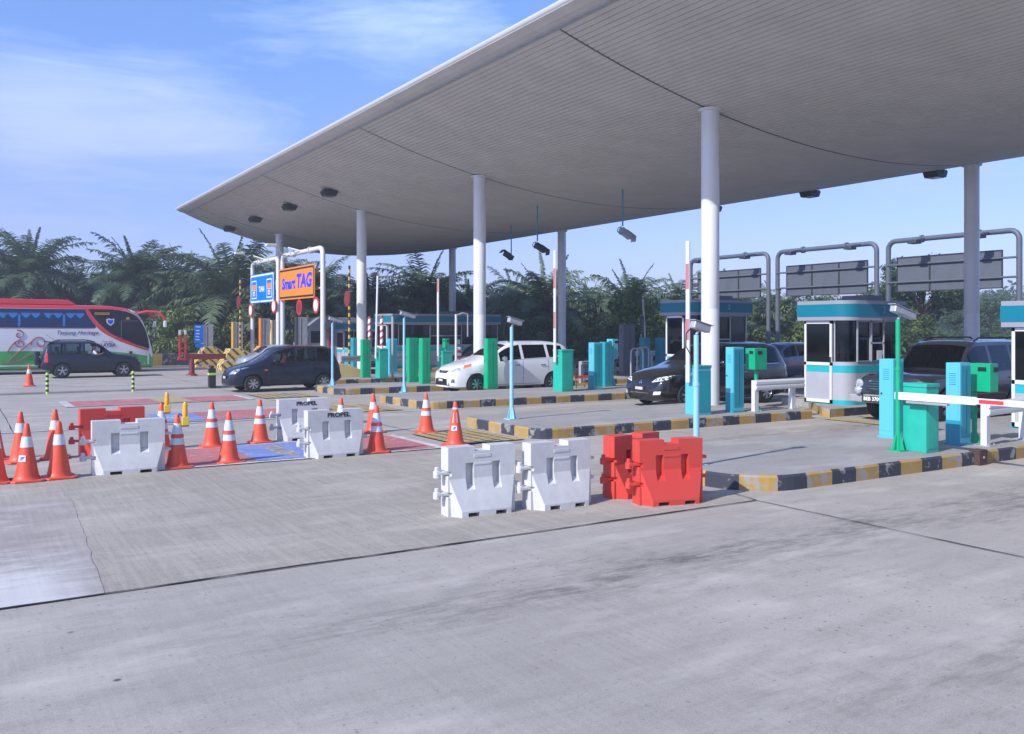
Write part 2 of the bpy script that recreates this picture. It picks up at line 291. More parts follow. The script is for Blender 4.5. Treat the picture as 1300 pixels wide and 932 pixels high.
# ------------------------------------------------------------ mesh builder
class MB:
    def __init__(s): s.v = []; s.f = []; s.m = []
    def add(s, vs, fs, mi=0):
        o = len(s.v); s.v += [tuple(v) for v in vs]; s.f += [tuple(i + o for i in f) for f in fs]; s.m += [mi] * len(fs)
    def box(s, x0, x1, y0, y1, z0, z1, mi=0):
        s.add([(x, y, z) for x in (x0, x1) for y in (y0, y1) for z in (z0, z1)],
              [(0, 1, 3, 2), (4, 6, 7, 5), (0, 4, 5, 1), (2, 3, 7, 6), (0, 2, 6, 4), (1, 5, 7, 3)], mi)
    def obox(s, c, size, mtx, mi=0):
        o = len(s.v); s.box(*[q for k in range(3) for q in (-size[k] / 2, size[k] / 2)], mi)
        for i in range(o, o + 8): s.v[i] = tuple(Vector(c) + mtx @ Vector(s.v[i]))
    def quad(s, a, b, c, d, mi=0): s.add([a, b, c, d], [(0, 1, 2, 3)], mi)
    def tube(s, pts, r, n=10, mi=0, caps=True):
        P = [Vector(p) for p in pts]; rs = r if isinstance(r, (list, tuple)) else [r] * len(P)
        up = None; rings = []; o = len(s.v)
        for i, p in enumerate(P):
            d = ((P[i + 1] - p).normalized() if i < len(P) - 1 else Vector()) + ((p - P[i - 1]).normalized() if i else Vector())
            d.normalize()
            if up is None: up = d.orthogonal().normalized()
            else: up = (up - d * up.dot(d)).normalized()
            w = d.cross(up)
            for k in range(n):
                a = 2 * math.pi * k / n; s.v.append(tuple(p + (up * math.cos(a) + w * math.sin(a)) * rs[i]))
        for i in range(len(P) - 1):
            for k in range(n):
                s.f.append((o + i * n + k, o + i * n + (k + 1) % n, o + (i + 1) * n + (k + 1) % n, o + (i + 1) * n + k)); s.m.append(mi)
        if caps:
            s.f.append(tuple(o + k for k in range(n))[::-1]); s.m.append(mi)
            s.f.append(tuple(o + (len(P) - 1) * n + k for k in range(n))); s.m.append(mi)
    def lathe(s, prof, n=24, mi=0, c=(0, 0, 0), axis='z', caps=True):
        o = len(s.v)
        for (r, z) in prof:
            for k in range(n):
                a = 2 * math.pi * k / n
                p = (r * math.cos(a), r * math.sin(a), z) if axis == 'z' else (r * math.cos(a), z, r * math.sin(a))
                s.v.append((p[0] + c[0], p[1] + c[1], p[2] + c[2]))
        for i in range(len(prof) - 1):
            for k in range(n):
                s.f.append((o + i * n + k, o + i * n + (k + 1) % n, o + (i + 1) * n + (k + 1) % n, o + (i + 1) * n + k)); s.m.append(mi)
        if not caps: return
        s.f.append(tuple(o + k for k in range(n))[::-1]); s.m.append(mi)
        s.f.append(tuple(o + (len(prof) - 1) * n + k for k in range(n))); s.m.append(mi)
    def prism(s, poly, a0, a1, axis='z', mi=0):
        n = len(poly)
        def p3(p, a): return {'z': (p[0], p[1], a), 'y': (p[0], a, p[1]), 'x': (a, p[0], p[1])}[axis]
        s.add([p3(p, a0) for p in poly] + [p3(p, a1) for p in poly],
              [tuple(range(n))[::-1], tuple(range(n, 2 * n))] + [(i, (i + 1) % n, n + (i + 1) % n, n + i) for i in range(n)], mi)
    def mesh(s, name):
        me = bpy.data.meshes.new(name); me.from_pydata(s.v, [], s.f); me.polygons.foreach_set('material_index', s.m); me.update()
        return me
    def build(s, name, mats, parent=None, smooth=None, bevel=0, fix=True, **tags):
        me = s.mesh(name)
        if fix:
            b = bmesh.new(); b.from_mesh(me); bmesh.ops.recalc_face_normals(b, faces=b.faces); b.to_mesh(me); b.free()
        return link(name, me, mats, parent, smooth, bevel, **tags)
def link(name, me, mats, parent=None, smooth=None, bevel=0, **tags):
    for mm in (mats if isinstance(mats, (list, tuple)) else [mats]): me.materials.append(M[mm] if isinstance(mm, str) else mm)
    if smooth:
        me.polygons.foreach_set('use_smooth', [True] * len(me.polygons)); me.set_sharp_from_angle(angle=R(smooth))
    o = bpy.data.objects.new(name, me); COL.objects.link(o)
    if parent: o.parent = parent
    if bevel:
        md = o.modifiers.new('bevel', 'BEVEL'); md.width = bevel; md.segments = 2; md.limit_method = 'ANGLE'; md.angle_limit = R(35)
        if smooth is None: me.polygons.foreach_set('use_smooth', [False] * len(me.polygons))
    for k, v in tags.items(): o[k] = v
    return o
def thing(name, label, cat, loc=(0, 0, 0), rz=0, group=None):
    o = bpy.data.objects.new(name, None); COL.objects.link(o); o.location = loc; o.rotation_euler = (0, 0, rz); o.empty_display_size = .2
    o['label'] = label; o['category'] = cat
    if group: o['group'] = group
    return o
KIDS = {}
def dup(root, loc, rz=0, label=None, group=None, scale=None):
    def cp(o, par):
        c = o.copy(); COL.objects.link(c); c.parent = par
        for ch in o.children: cp(ch, c)
        return c
    r = cp(root, None); r.location = loc; r.rotation_euler = (0, 0, rz)
    if label: r['label'] = label
    if group: r['group'] = group
    if scale: r.scale = (scale,) * 3 if isinstance(scale, (int, float)) else scale
    return r
def evalmesh(o):
    dg = bpy.context.evaluated_depsgraph_get(); dg.update()
    return bpy.data.meshes.new_from_object(o.evaluated_get(dg), preserve_all_data_layers=False, depsgraph=dg)
def boolean(me, cutters, op='DIFFERENCE'):
    a = bpy.data.objects.new('tmp', me); COL.objects.link(a); cs = []
    for c in cutters:
        b = bpy.data.objects.new('cut', c); COL.objects.link(b); cs.append(b)
        m = a.modifiers.new('b', 'BOOLEAN'); m.operation = op; m.object = b; m.solver = 'EXACT'
        try: m.material_mode = 'INDEX'
        except Exception: pass
    r = evalmesh(a)
    for o in [a] + cs: bpy.data.objects.remove(o)
    return r
def recalc(me):
    b = bmesh.new(); b.from_mesh(me); bmesh.ops.recalc_face_normals(b, faces=b.faces); b.to_mesh(me); b.free(); return me
def text_mesh(txt, size, depth=.004, shear=0, width=1.0, bold=0.0, space=1.0):
    c = bpy.data.curves.new('txt', 'FONT'); c.body = txt; c.size = size; c.extrude = depth; c.shear = shear; c.align_x = 'CENTER'; c.align_y = 'CENTER'
    c.offset = bold; c.space_character = space; c.resolution_u = 3
    o = bpy.data.objects.new('tmp', c); COL.objects.link(o); me = evalmesh(o); bpy.data.objects.remove(o)
    me.materials.clear()
    if width != 1: 
        for v in me.vertices: v.co.x *= width
    return me
def text(name, txt, size, loc, rot, m, parent=None, **k):
    me = text_mesh(txt, size, **k); o = link(name, me, m, parent); o.location = loc; o.rotation_euler = rot; return o
# ============================================================ THE SETTING
def struct(name, mb, m, z=0, parent=None, **k):
    o = mb.build(name, m, parent, **k)
    if not parent: o['kind'] = 'structure'
    return o
g = MB(); g.quad((-900, -300, -.03), (1600, -300, -.03), (1600, 1700, -.03), (-900, 1700, -.03)); struct('ground', g, 'grass')
g = MB(); g.quad((-120, -45, 0), (220, -45, 0), (220, 53.6, 0), (-120, 53.6, 0)); struct('road', g, 'road')
g = MB(); g.quad((-26, 7.72, .004), (8.32, 7.72, .004), (8.32, 14.0, .004), (-26, 14.0, .004)); struct('concrete_slab', g, 'road_brown')
# pale repaired patch with an uneven edge
pp = []
q = random.Random(3)
for i in range(22): t = i / 21; pp.append((1.03 + .22 * t + q.uniform(-.012, .012), 7.74 + t * 4.6))
pp += [(-1 - .9 * i + q.uniform(-.2, .2), 12.5 + q.uniform(-.25, .25)) for i in range(8)] + [(-14, 12), (-14, 7.74)]
g = MB(); g.add([(x, y, .008) for x, y in pp], [tuple(range(len(pp)))]); struct('pale_patch', g, 'road_pale')
# joints between slabs and painted coach shadow lines: thin, slightly ragged dark strips
def joint(a, b, w=.018, seed=1, z=.012, jag=.006):
    mb = MB(); a = Vector(a); b = Vector(b); L = (b - a).length; n = max(2, int(L / .22)); d = (b - a) / L; p = Vector((-d.y, d.x)); q = random.Random(seed)
    pts = []
    off = 0
    for i in range(n + 1):
        off = off * .8 + q.uniform(-jag, jag); ww = w * q.uniform(.45, 1.25) * .5; c = a + d * (L * i / n) + p * off; pts.append((c - p * ww, c + p * ww))
    for i in range(n):
        (l0, r0), (l1, r1) = pts[i], pts[i + 1]; mb.quad((*l0, z), (*l1, z), (*r1, z), (*r0, z))
    o = mb.build('joint_or_shadow_line', 'joint'); o['kind'] = 'structure'
jn = [((-26, 7.70), (8.35, 7.74), .03), ((8.33, -8), (8.33, 7.74), .024), ((8.35, 7.74), (8.45, 8.2), .02), ((-26, 14.02), (9.6, 14.02), .022), ((-20, 16.35), (9.4, 16.35), .016),
      ((8.0, 14.1), (8.0, 47), .016), ((-20, 20.9), (10, 20.9), .018), ((-20, 24.3), (11, 24.3), .015), ((-20, 27.1), (11, 27.1), .016), ((12.5, 11.0), (12.5, 14.1), .012),
      ((9.5, 10.95), (32, 10.95), .012), ((10, 12.4), (34, 12.4), .012), ((-20, 32.6), (10, 32.6), .03), ((-20, 38.2), (14, 38.2), .03), ((-20, 43.2), (40, 43.2), .03), ((-20, 45.2), (40, 45.2), .05), ((-20, 1.2), (20, 1.2), .02),  # the two long strips just before the coach are its shadow lines, painted dark
      ((11.5, 17.3), (32, 17.3), .012), ((15.0, -8), (15.0, 7.9), .014), ((9.7, 4.0), (30, 4.0), .010), ((1.05, 14.02), (1.05, 30), .014)]
for i, (a, b, w) in enumerate(jn): joint(a, b, w, seed=i)

# traffic islands with painted kerbs
def outline(u0, v0, v1, u1, r, step=.05):
    pts = []
    def arc(cx, cy, a0, a1):
        n = max(6, int(abs(a1 - a0) * r / .08))
        for i in range(n + 1): a = a0 + (a1 - a0) * i / n; pts.append((cx + r * math.cos(a), cy + r * math.sin(a)))
    pts.append((u1, v1)); arc(u0 + r, v1 - r, math.pi / 2, math.pi); arc(u0 + r, v0 + r, math.pi, 1.5 * math.pi); pts.append((u1, v0))
    return pts
def resample(pts, s):
    out = [pts[0]]; acc = 0
    for a, b in zip(pts, pts[1:]):
        a = Vector(a); b = Vector(b); L = (b - a).length; t = s - acc
        while t <= L: out.append(tuple(a + (b - a) * t / L)); t += s
        acc = (acc + L) % s
    return out
def island(u0, v0, v1, u1, r=.5, blk=.5, phase=0, h=.2, label=None, jit=0):
    pts = outline(u0, v0, v1, u1, r); P = resample(pts, .125); nb = int(blk / .125)
    P = [(x, y) for x, y in P]; n = len(P)
    def inn(i, d):
        a = Vector(P[max(0, i - 1)]); b = Vector(P[min(n - 1, i + 1)]); t = (b - a).normalized(); return Vector(P[i]) + Vector((-t.y, t.x)) * d
    q = random.Random(int(v0 * 10)); wob = [q.uniform(-.004, .004) for _ in P]
    top = MB(); inner = [inn(i, .06) for i in range(n)]
    top.add([(x, y, h) for x, y in inner], [tuple(range(n))]); 
    o = top.build('traffic_island', 'island_top'); o['kind'] = 'structure'
    k = MB()
    sgn = 1
    for i in range(n - 1):
        mi = ((i + phase) // nb) % 2
        a0, a1 = Vector(P[i]), Vector(P[i + 1]); b0, b1 = inn(i, .03), inn(i + 1, .03); c0, c1 = inn(i, .075), inn(i + 1, .075)
        zt = h - .025 + wob[i]; zt1 = h - .025 + wob[i + 1]
        k.quad((*a0, -.02), (*a1, -.02), (*a1, zt1), (*a0, zt), mi); k.quad((*a0, zt), (*a1, zt1), (*b1, h + .003), (*b0, h + .003), mi)
        k.quad((*b0, h + .003), (*b1, h + .003), (*c1, h + .001), (*c0, h + .001), 2)
    k.build('kerb', ['kerb_yellow', 'kerb_black', 'island_top'], o, fix=False)
    return o
island(8.55, 8.0, 11.0, 36, r=.85, blk=.5, phase=2)
island(9.4, 14.15, 17.25, 17.2, r=.42, phase=1)
island(10.45, 21.0, 24.3, 36, r=.40, phase=3)
island(10.4, 27.1, 29.6, 36, r=.40, phase=0)
island(11.6, 32.15, 35.3, 36, r=.40, phase=2)
for v in (39.4, 45.8): island(13.5, v, v + 2.3, 36, r=.4, phase=1)
# booth platform beyond the gap: pointed nose
pl = [(17.75, 14.15), (17.75, 14.35), (19.6, 16.3), (19.6, 17.25), (36, 17.25), (36, 14.15)]
g = MB(); g.prism(pl, -.02, .2); o = g.build('traffic_island', 'island_top', bevel=.012); o['kind'] = 'structure'
g = MB(); g.quad((17.735, 14.36, .0), (19.585, 16.31, .0), (19.585, 16.31, .19), (17.735, 14.36, .19), 0); g.quad((17.75, 14.135, .0), (18.25, 14.135, .0), (18.25, 14.135, .19), (17.75, 14.135, .19), 0)
g.quad((18.25, 14.135, 0), (19.2, 14.135, 0), (19.2, 14.135, .19), (18.25, 14.135, .19), 1); g.quad((17.735, 14.14, 0), (17.735, 14.36, 0), (17.735, 14.36, .19), (17.735, 14.14, .19), 0)
g.build('kerb', ['kerb_yellow', 'kerb_black'], o, fix=False)

# painted lane markings ahead of each island
def sheet(name, x0, x1, y0, y1, m, z=.016):
    g = MB(); nx = max(1, int((x1 - x0) / .8)); g.quad((x0, y0, z), (x1, y0, z), (x1, y1, z), (x0, y1, z)); return struct(name, g, m)
def redpad(x0, x1, y0, y1, bx0, bx1, txt=True, seed=1):
    sheet('lane_marking', x0 - .22, x1 + .16, y0 - .11, y1 + .11, 'mark_white', .016)
    sheet('lane_marking', x0, x1, y0, y1, 'mark_red', .020)
    g = MB(); s = .35
    g.quad((bx0, y0 + .02, .024), (bx1, y0 + .02, .024), (bx1, y1 - .02, .024), (bx0, y1 - .02, .024)); struct('lane_marking', g, 'mark_blue')
    if txt:
        # yellow and white block lettering read by drivers going left
        for k, (w, s_, xx) in enumerate((('TOUCH', .40, bx0 + (bx1 - bx0) * .36), ("'n go", .44, bx0 + (bx1 - bx0) * .70))):
            o = text('lane_marking', w, s_, (xx, (y0 + y1) / 2, .027), (0, 0, R(-90)), 'mark_yellow' if k == 0 else 'mark_white', depth=.001, bold=.012); o['kind'] = 'structure'
redpad(2.75, 7.25, 14.15, 16.2, 4.1, 5.9)
redpad(2.75, 7.35, 21.2, 23.4, 3.2, 5.0)
redpad(2.8, 7.5, 26.8, 28.7, 9.0, 9.1, txt=False)
sheet('lane_marking', 5.0, 5.9, 26.8, 28.7, 'mark_yellow', .026)
def hatch(x0, x1, y0, y1, n=6):
    # yellow grid with dark gaps just before the island nose
    sheet('lane_marking', x0, x1, y0, y1, 'joint', .016)
    dx = (x1 - x0) / n; 
    for i in range(n):
        m_ = int((y1 - y0) / .22)
        g = MB()
        for j in range(m_):
            yy = y0 + (y1 - y0) * j / m_; g.quad((x0 + dx * i + .02, yy + .015, .021), (x0 + dx * (i + 1) - .02, yy + .015, .021), (x0 + dx * (i + 1) - .02, yy + (y1 - y0) / m_ - .015, .021), (x0 + dx * i + .02, yy + (y1 - y0) / m_ - .015, .021))
        o = g.build('lane_marking', 'mark_yellow', fix=False); o['kind'] = 'structure'
hatch(7.75, 9.2, 14.3, 16.2); hatch(7.6, 9.9, 21.2, 23.4); hatch(8.0, 9.7, 26.9, 28.8)
for x in (17.2, 18.4, 19.6): sheet('lane_marking', x, x + .45, 11.5, 13.9, 'mark_yellow')
sheet('lane_marking', 18.2, 19.4, 24.6, 26.6, 'mark_yellow'); sheet('lane_marking', 18.2, 19.0, 17.6, 20.4, 'mark_yellow')
for x0, x1, v in ((-20, 20, 33.0), (-25, 40, 41.3), (-25, 12, 36.4)): sheet('lane_marking', x0, x1, v, v + .12, 'mark_white')
sheet('lane_marking', 8.6, 34, 20.75, 20.83, 'mark_white'); sheet('lane_marking', -10, 7.4, 20.7, 20.8, 'mark_white')
# low separator kerb on the left
g = MB(); g.box(-30, 9.9, 32.75, 33.1, -.01, .07); struct('kerb_strip', g, 'island_top', bevel=.02)
g = MB(); g.box(-60, 90, 51.0, 51.4, -.01, .12); struct('kerb_strip', g, 'island_top')

# ============================================================ TOLL CANOPY
cz = lambda u: 7.0 + .0149 * (u - 22.7) ** 2
U0, U1c, VR = 11.45, 27.95, -9.0
def vend(u):
    pts = [(10.9, 54.0), (11.45, 54.6), (13, 55.4), (16, 56.1), (20, 56.6), (23, 56.3), (25.5, 55.2), (27, 53.9), (28.1, 52.4)]
    for (a, p), (b, q_) in zip(pts, pts[1:]):
        if a <= u <= b: return p + (q_ - p) * (u - a) / (b - a)
    return pts[0][1] if u < pts[0][0] else pts[-1][1]
can = thing('toll_canopy', 'long white canopy with curved ribbed underside on two rows of round columns', 'canopy', (16.2, 16.45, 0))
def rel(mb): mb.v = [(x - 16.2, y - 16.45, z) for x, y, z in mb.v]; return mb
sof = MB(); u = U0; 
while u < U1c - .01:
    e = min(u + .118, U1c); z0, z1 = cz(u), cz(e); zg = cz(e) + .022; e2 = min(u + .15, U1c)
    V1 = [vend(u), vend(e), vend(e2)]
    sof.quad((u, VR, z0), (e, VR, z1), (e, V1[1], z1), (u, V1[0], z0))
    sof.quad((e, VR, z1), (e, VR, zg), (e, V1[1], zg), (e, V1[1], z1)); sof.quad((e, VR, zg), (e2, VR, cz(e2) + .022), (e2, V1[2], cz(e2) + .022), (e, V1[1], zg)); sof.quad((e2, VR, cz(e2) + .022), (e2, VR, cz(e2)), (e2, V1[2], cz(e2)), (e2, V1[2], cz(e2) + .022))
    u += .15
rel(sof).build('soffit', 'soffit', can, fix=False)
# top shell
tp = MB(); N = 24; us = [U0 + (U1c - U0) * i / N for i in range(N + 1)]
zt = lambda u: cz(u) + .12 + .55 * math.sin(math.pi * (u - U0) / (U1c - U0)) ** .7
for a, b in zip(us, us[1:]): tp.quad((a, VR, zt(a)), (b, VR, zt(b)), (b, vend(b), zt(b)), (a, vend(a), zt(a)))
for a, b in zip(us, us[1:]):
    for f in (lambda u: VR, vend): tp.quad((a, f(a), cz(a) - .004), (b, f(b), cz(b) - .004), (b, f(b), zt(b)), (a, f(a), zt(a)))
tp.quad((U1c, VR, cz(U1c) - .004), (U1c, vend(U1c), cz(U1c) - .004), (U1c, vend(U1c), zt(U1c)), (U1c, VR, zt(U1c)))
rel(tp).build('roof_top', 'fascia', can)
# rounded front fascia
fa = MB(); z = cz(U0); prof = [(U0 - .0, z - .01), (U0 - .20, z + .04), (U0 - .40, z + .13), (U0 - .45, z + .17), (U0 - .47, z + .22), (U0 - .44, z + .245), (U0 - .38, z + .26), (U0 - .1, z + .31), (U0 + .05, z + .28), (U0 + .02, z + .04)]
nV = 17; fb = MB()
for i in range(nV):
    y0 = VR + (54.5 - VR) * i / nV; y1 = VR + (54.5 - VR) * (i + 1) / nV
    fa.prism([(p[0], p[1]) for p in prof], y0 + .004, y1 - .004, axis='y'); fb.prism([(U0 - .0, z - .012), (U0 - .18, z + .022), (U0 - .395, z + .115), (U0 - .39, z + .135), (U0 - .2, z + .06), (U0, z + .02)], y0 + .004, y1 - .004, axis='y')
rel(fa).build('fascia', 'fascia', can, smooth=50)
rel(fb).build('edge_strip', 'soffit', can)
gu = MB(); gu.box(U0 - .0, U0 + .16, VR, 54.3, z - .05, z - .004); rel(gu).build('gutter', 'galvanised', can)
# seams along the lanes through each column line
for v in (4.9, 16.55, 28.2, 39.25, 51.6):
    sm = MB(); n = 40
    for i in range(n):
        a = U0 + (U1c - U0) * i / n; b = U0 + (U1c - U0) * (i + 1) / n
        sm.add([(a, v - .028, cz(a) - .004), (b, v - .028, cz(b) - .004), (b, v + .028, cz(b) - .004), (a, v + .028, cz(a) - .004), (a, v - .028, cz(a) + .02), (b, v - .028, cz(b) + .02), (b, v + .028, cz(b) + .02), (a, v + .028, cz(a) + .02)],
               [(0, 1, 2, 3), (0, 4, 5, 1), (3, 2, 6, 7)])
    rel(sm).build('seam', 'seam', can, fix=False)
for v in (4.9, 16.55, 28.2, 39.25, 51.6):
    for u in (16.2, 27.6):
        zt_ = cz(u) + .02
        c = MB(); c.lathe([(.225, 0), (.225, 2.6), (.222, 2.61), (.225, 2.62), (.225, 5.2), (.222, 5.21), (.225, 5.22), (.225, zt_)], 40, c=(u - 16.2, v - 16.45, 0)); c.build('column', 'white_metal', can, smooth=40)
        c = MB(); c.lathe([(.30, zt_ - .07), (.30, zt_ - .01)], 40, c=(u - 16.2, v - 16.45, 0)); c.build('column_collar', 'white_metal', can, smooth=40)

# ============================================================ HORIZON
def hill(name, D0, x0, x1, h0, hf, seed):
    q = random.Random(seed); mb = MB(); n = 60; rows = [(0, 0), (15, .55), (35, .9), (60, 1.0), (110, .8)]
    hs = []; v = 0
    for i in range(n + 1): v = v * .8 + q.uniform(-1, 1) * .2; hs.append(h0 * (1 + hf * v + .25 * math.sin(i * .21 + seed)))
    for j, (dd, k) in enumerate(rows):
        for i in range(n + 1):
            X = x0 + (x1 - x0) * i / n; x, y = C(X * (1 + dd / D0), D0 + dd); mb.v.append((x, y, hs[i] * k - .1))
    for j in range(len(rows) - 1):
        for i in range(n): mb.f.append((j * (n + 1) + i, j * (n + 1) + i + 1, (j + 1) * (n + 1) + i + 1, (j + 1) * (n + 1) + i)); mb.m.append(0)
    o = mb.build(name, 'dark_leaf', smooth=80); o['kind'] = 'structure'
hill('hills', 520, -500, 600, 9, .7, 2)
# ============================================================ PLASTIC BARRIERS
def barrier_mesh():
    s = MB(); s.box(-.44, .44, -.095, .095, 0, .79); me = recalc(s.mesh('barrier')); cut = []
    def hull(pts):
        b = bmesh.new(); vs_ = [b.verts.new(p) for p in pts]; bmesh.ops.convex_hull(b, input=vs_); m_ = bpy.data.meshes.new('h'); b.to_mesh(m_); b.free(); return recalc(m_)
    for sg in (-1, 1):
        me = boolean(me, [hull([(sx * .425, sg * .06, z) for sx in (-1, 1) for z in (.43, .0)] + [(sx * .425, sg * .096, .425) for sx in (-1, 1)] + [(sx * .32, sg * .215, z) for sx in (-1, 1) for z in (.07, .0)])], 'UNION')
    for sg in (-1, 1):
        for cx in (-.165, .185):
            pr = [(sg * .5, .63), (sg * .03, .60), (sg * .03, .36), (sg * .165, .28), (sg * .5, .28)]
            m_ = MB(); w0, w1 = .052, .055; n = len(pr)
            vs_ = [(cx - w0, y, z) for y, z in pr] + [(cx + w0, y, z) for y, z in pr]
            m_.add(vs_, [tuple(range(n))[::-1], tuple(range(n, 2 * n))] + [(i, (i + 1) % n, n + (i + 1) % n, n + i) for i in range(n)])
            cut.append(recalc(m_.mesh('c')))
    m_ = MB(); m_.box(-.10, .10, -.2, .2, .735, .9); cut.append(recalc(m_.mesh('c')))
    for cx in (-.17, .19): m_ = MB(); m_.box(cx - .07, cx + .075, -.4, .4, -.05, .05); cut.append(recalc(m_.mesh('c')))
    for z in (.465, .225): m_ = MB(); m_.box(-.6, -.395, -.2, .2, z, z + .055); cut.append(recalc(m_.mesh('c')))
    return boolean(me, cut)
BAR_ME = barrier_mesh()
def make_barrier(mt, label, group, txt=False):
    t = thing('plastic_barrier', label, 'barrier', group=group)
    link('shell', BAR_ME.copy(), mt, t, bevel=.009)
    g = MB(); g.box(-.11, .11, -.101, -.094, .66, .70); g.box(-.11, .11, -.101, -.094, .575, .60)
    if not txt: g.build('moulded_panel', mt, t, bevel=.003)
    for i, (x0, x1, z) in enumerate(((-.56, -.34, .475), (-.56, -.34, .235), (.43, .53, .53), (.43, .53, .29))):
        g = MB(); g.box(x0, x1, -.045, .045, z, z + .038); l = g.build('lug', mt, t, bevel=.008)
        if x0 < 0:
            g = MB(); g.lathe([(.042, z - .03), (.042, z + .045), (.026, z + .05), (.026, z + .085), (.018, z + .092)], 16, c=(-.54, 0, 0)); g.build('pin', mt, l, smooth=40)
    for cx in (-.20, .20):
        pass
    if txt: text('lettering', 'PROPEL', .105, (.04, -.098, .70), (R(90), 0, 0), 'sign_ink', t, depth=.002, bold=.003)
    return t
def put_bar(t, pxy, yaw, z=.8, sx=.97):
    # pxy: image point of the slab's near upper left corner
    x, y = G(*pxy, z); a = R(yaw); ox, oy = -.44 * sx, -.095
    t.location = (x - (ox * math.cos(a) - oy * math.sin(a)), y - (ox * math.sin(a) + oy * math.cos(a)), 0); t.rotation_euler = (0, 0, a); t.scale = (sx, 1, .98)
gb = 'white plastic road barriers'; gr = 'red plastic road barriers'
wb = make_barrier('white_plastic', 'foremost white plastic barrier, left neighbour of the other plain white one', gb)
put_bar(wb, (569, 566), -3)
put_bar(dup(wb, (0, 0, 0), label='plain white plastic barrier standing just left of the two red barriers'), (674, 560.5), -1)
put_bar(dup(wb, (0, 0, 0), label='plain white plastic barrier in front of a red one, right of the cone cluster'), (117, 533), -1.5, sx=1.12)
rb = make_barrier('red_plastic', 'red plastic barrier at the tip of the nearest kerbed island', gr)
put_bar(rb, (812, 557), -13)
put_bar(dup(rb, (0, 0, 0), label='red plastic barrier half hidden behind the other red one, right of the white pair'), (780, 552), 9)
put_bar(dup(rb, (0, 0, 0), label='red plastic barrier standing alone behind the left white barrier'), (102, 518), 4, sx=1.15)
pb = make_barrier('white_plastic', 'white plastic barrier with black lettering on top, in front of its lettered twin', gb, txt=True)
put_bar(pb, (391, 520), 1.5, sx=1.1)
put_bar(dup(pb, (0, 0, 0), label='white plastic barrier with black lettering, standing behind the other lettered barrier'), (354, 506), -3, sx=1.1)

# ============================================================ TRAFFIC CONES
def cone_r(z): return .155 - (.155 - .028) * (z - .05) / .75
def make_cone(kind, label, group):
    t = thing('traffic_cone', label, 'cone', group=group)
    g = MB(); g.lathe([(.19, .028), (.165, .05), (.150, .09)] + [(cone_r(z), z) for z in (.16, .3, .5, .7, .785)] + [(.02, .80), (.014, .80)], 28); g.build('body', 'orange_plastic', t, smooth=35)
    g = MB(); w = .215; c = .055
    g.prism([(-w, -w + c), (-w + c, -w), (w - c, -w), (w, -w + c), (w, w - c), (w - c, w), (-w + c, w), (-w, w - c)], .004, .034); g.build('base', 'orange_plastic', t, bevel=.008)
    def collar(z0, z1, m, e=.003, nm='collar'):
        g = MB(); g.lathe([(cone_r(z0) + e, z0), (cone_r(z1) + e, z1)], 28); return g.build(nm, m, t, smooth=35)
    if kind == 'A' or kind == 'L': collar(.475, .62, 'reflective')
    if kind == 'B':
        collar(.355, .452, 'reflective'); collar(.512, .672, 'reflective'); collar(.458, .506, 'orange_plastic', .011, 'ring')
    if kind in 'LC':
        z0 = .285; g = MB()
        # small sticker wrapped on the near face
        n = 8; a0, a1 = R(-132 - 24), R(-132 + 30)
        for i in range(n):
            a, b = a0 + (a1 - a0) * i / n, a0 + (a1 - a0) * (i + 1) / n; r0, r1 = cone_r(z0) + .005, cone_r(z0 + .085) + .005
            g.quad((r0 * math.cos(a), r0 * math.sin(a), z0), (r0 * math.cos(b), r0 * math.sin(b), z0), (r1 * math.cos(b), r1 * math.sin(b), z0 + .085), (r1 * math.cos(a), r1 * math.sin(a), z0 + .085))
        st = g.build('sticker', 'white_paint', t); g = MB()
        for k in range(3):
            zz = z0 + .02 + .017 * k; n = 6; b0 = a0 + .2 + .08 * k; b1 = a1 - .35 + .1 * k
            for i in range(n):
                a, b = b0 + (b1 - b0) * i / n, b0 + (b1 - b0) * (i + 1) / n; r0, r1 = cone_r(zz) + .008, cone_r(zz + .012) + .008
                g.quad((r0 * math.cos(a), r0 * math.sin(a), zz), (r0 * math.cos(b), r0 * math.sin(b), zz), (r1 * math.cos(b), r1 * math.sin(b), zz + .012), (r1 * math.cos(a), r1 * math.sin(a), zz + .012))
        g.build('sticker_print', 'ink_blue', st)
    if kind == 'C':
        collar(.66, .69, 'reflective'); 
        for a in (-150, -100):
            g = MB(); a = R(a); r0, r1 = cone_r(.42) + .004, cone_r(.6) + .004; d = .14
            g.quad((r0 * math.cos(a), r0 * math.sin(a), .42), (r0 * math.cos(a + d), r0 * math.sin(a + d), .42), (r1 * math.cos(a + d), r1 * math.sin(a + d), .6), (r1 * math.cos(a), r1 * math.sin(a), .6)); g.build('stripe', 'reflective', t)
    return t
gc = 'orange cones set out around the closed lane'
cA = make_cone('A', 'orange cone with one broad white band, nearest the left white barrier', gc)
cB = make_cone('B', 'red-orange cone with two white bands, in front of the blue floor lettering', gc)
cL = make_cone('L', 'orange cone with one white band and a sticker below it', gc)
cC = make_cone('C', 'orange cone with white stripes and a sticker, just behind the foremost white barrier', gc)
def put(o, px, py, rz=0, z=0): x, y = G(px, py, z); o.location = (x, y, z); o.rotation_euler = (0, 0, R(rz)); return o
put(cA, 75, 607, 4); put(cL, 34, 611, 2); put(cB, 290.5, 587.5, 8); put(cC, 578, 566, 0)
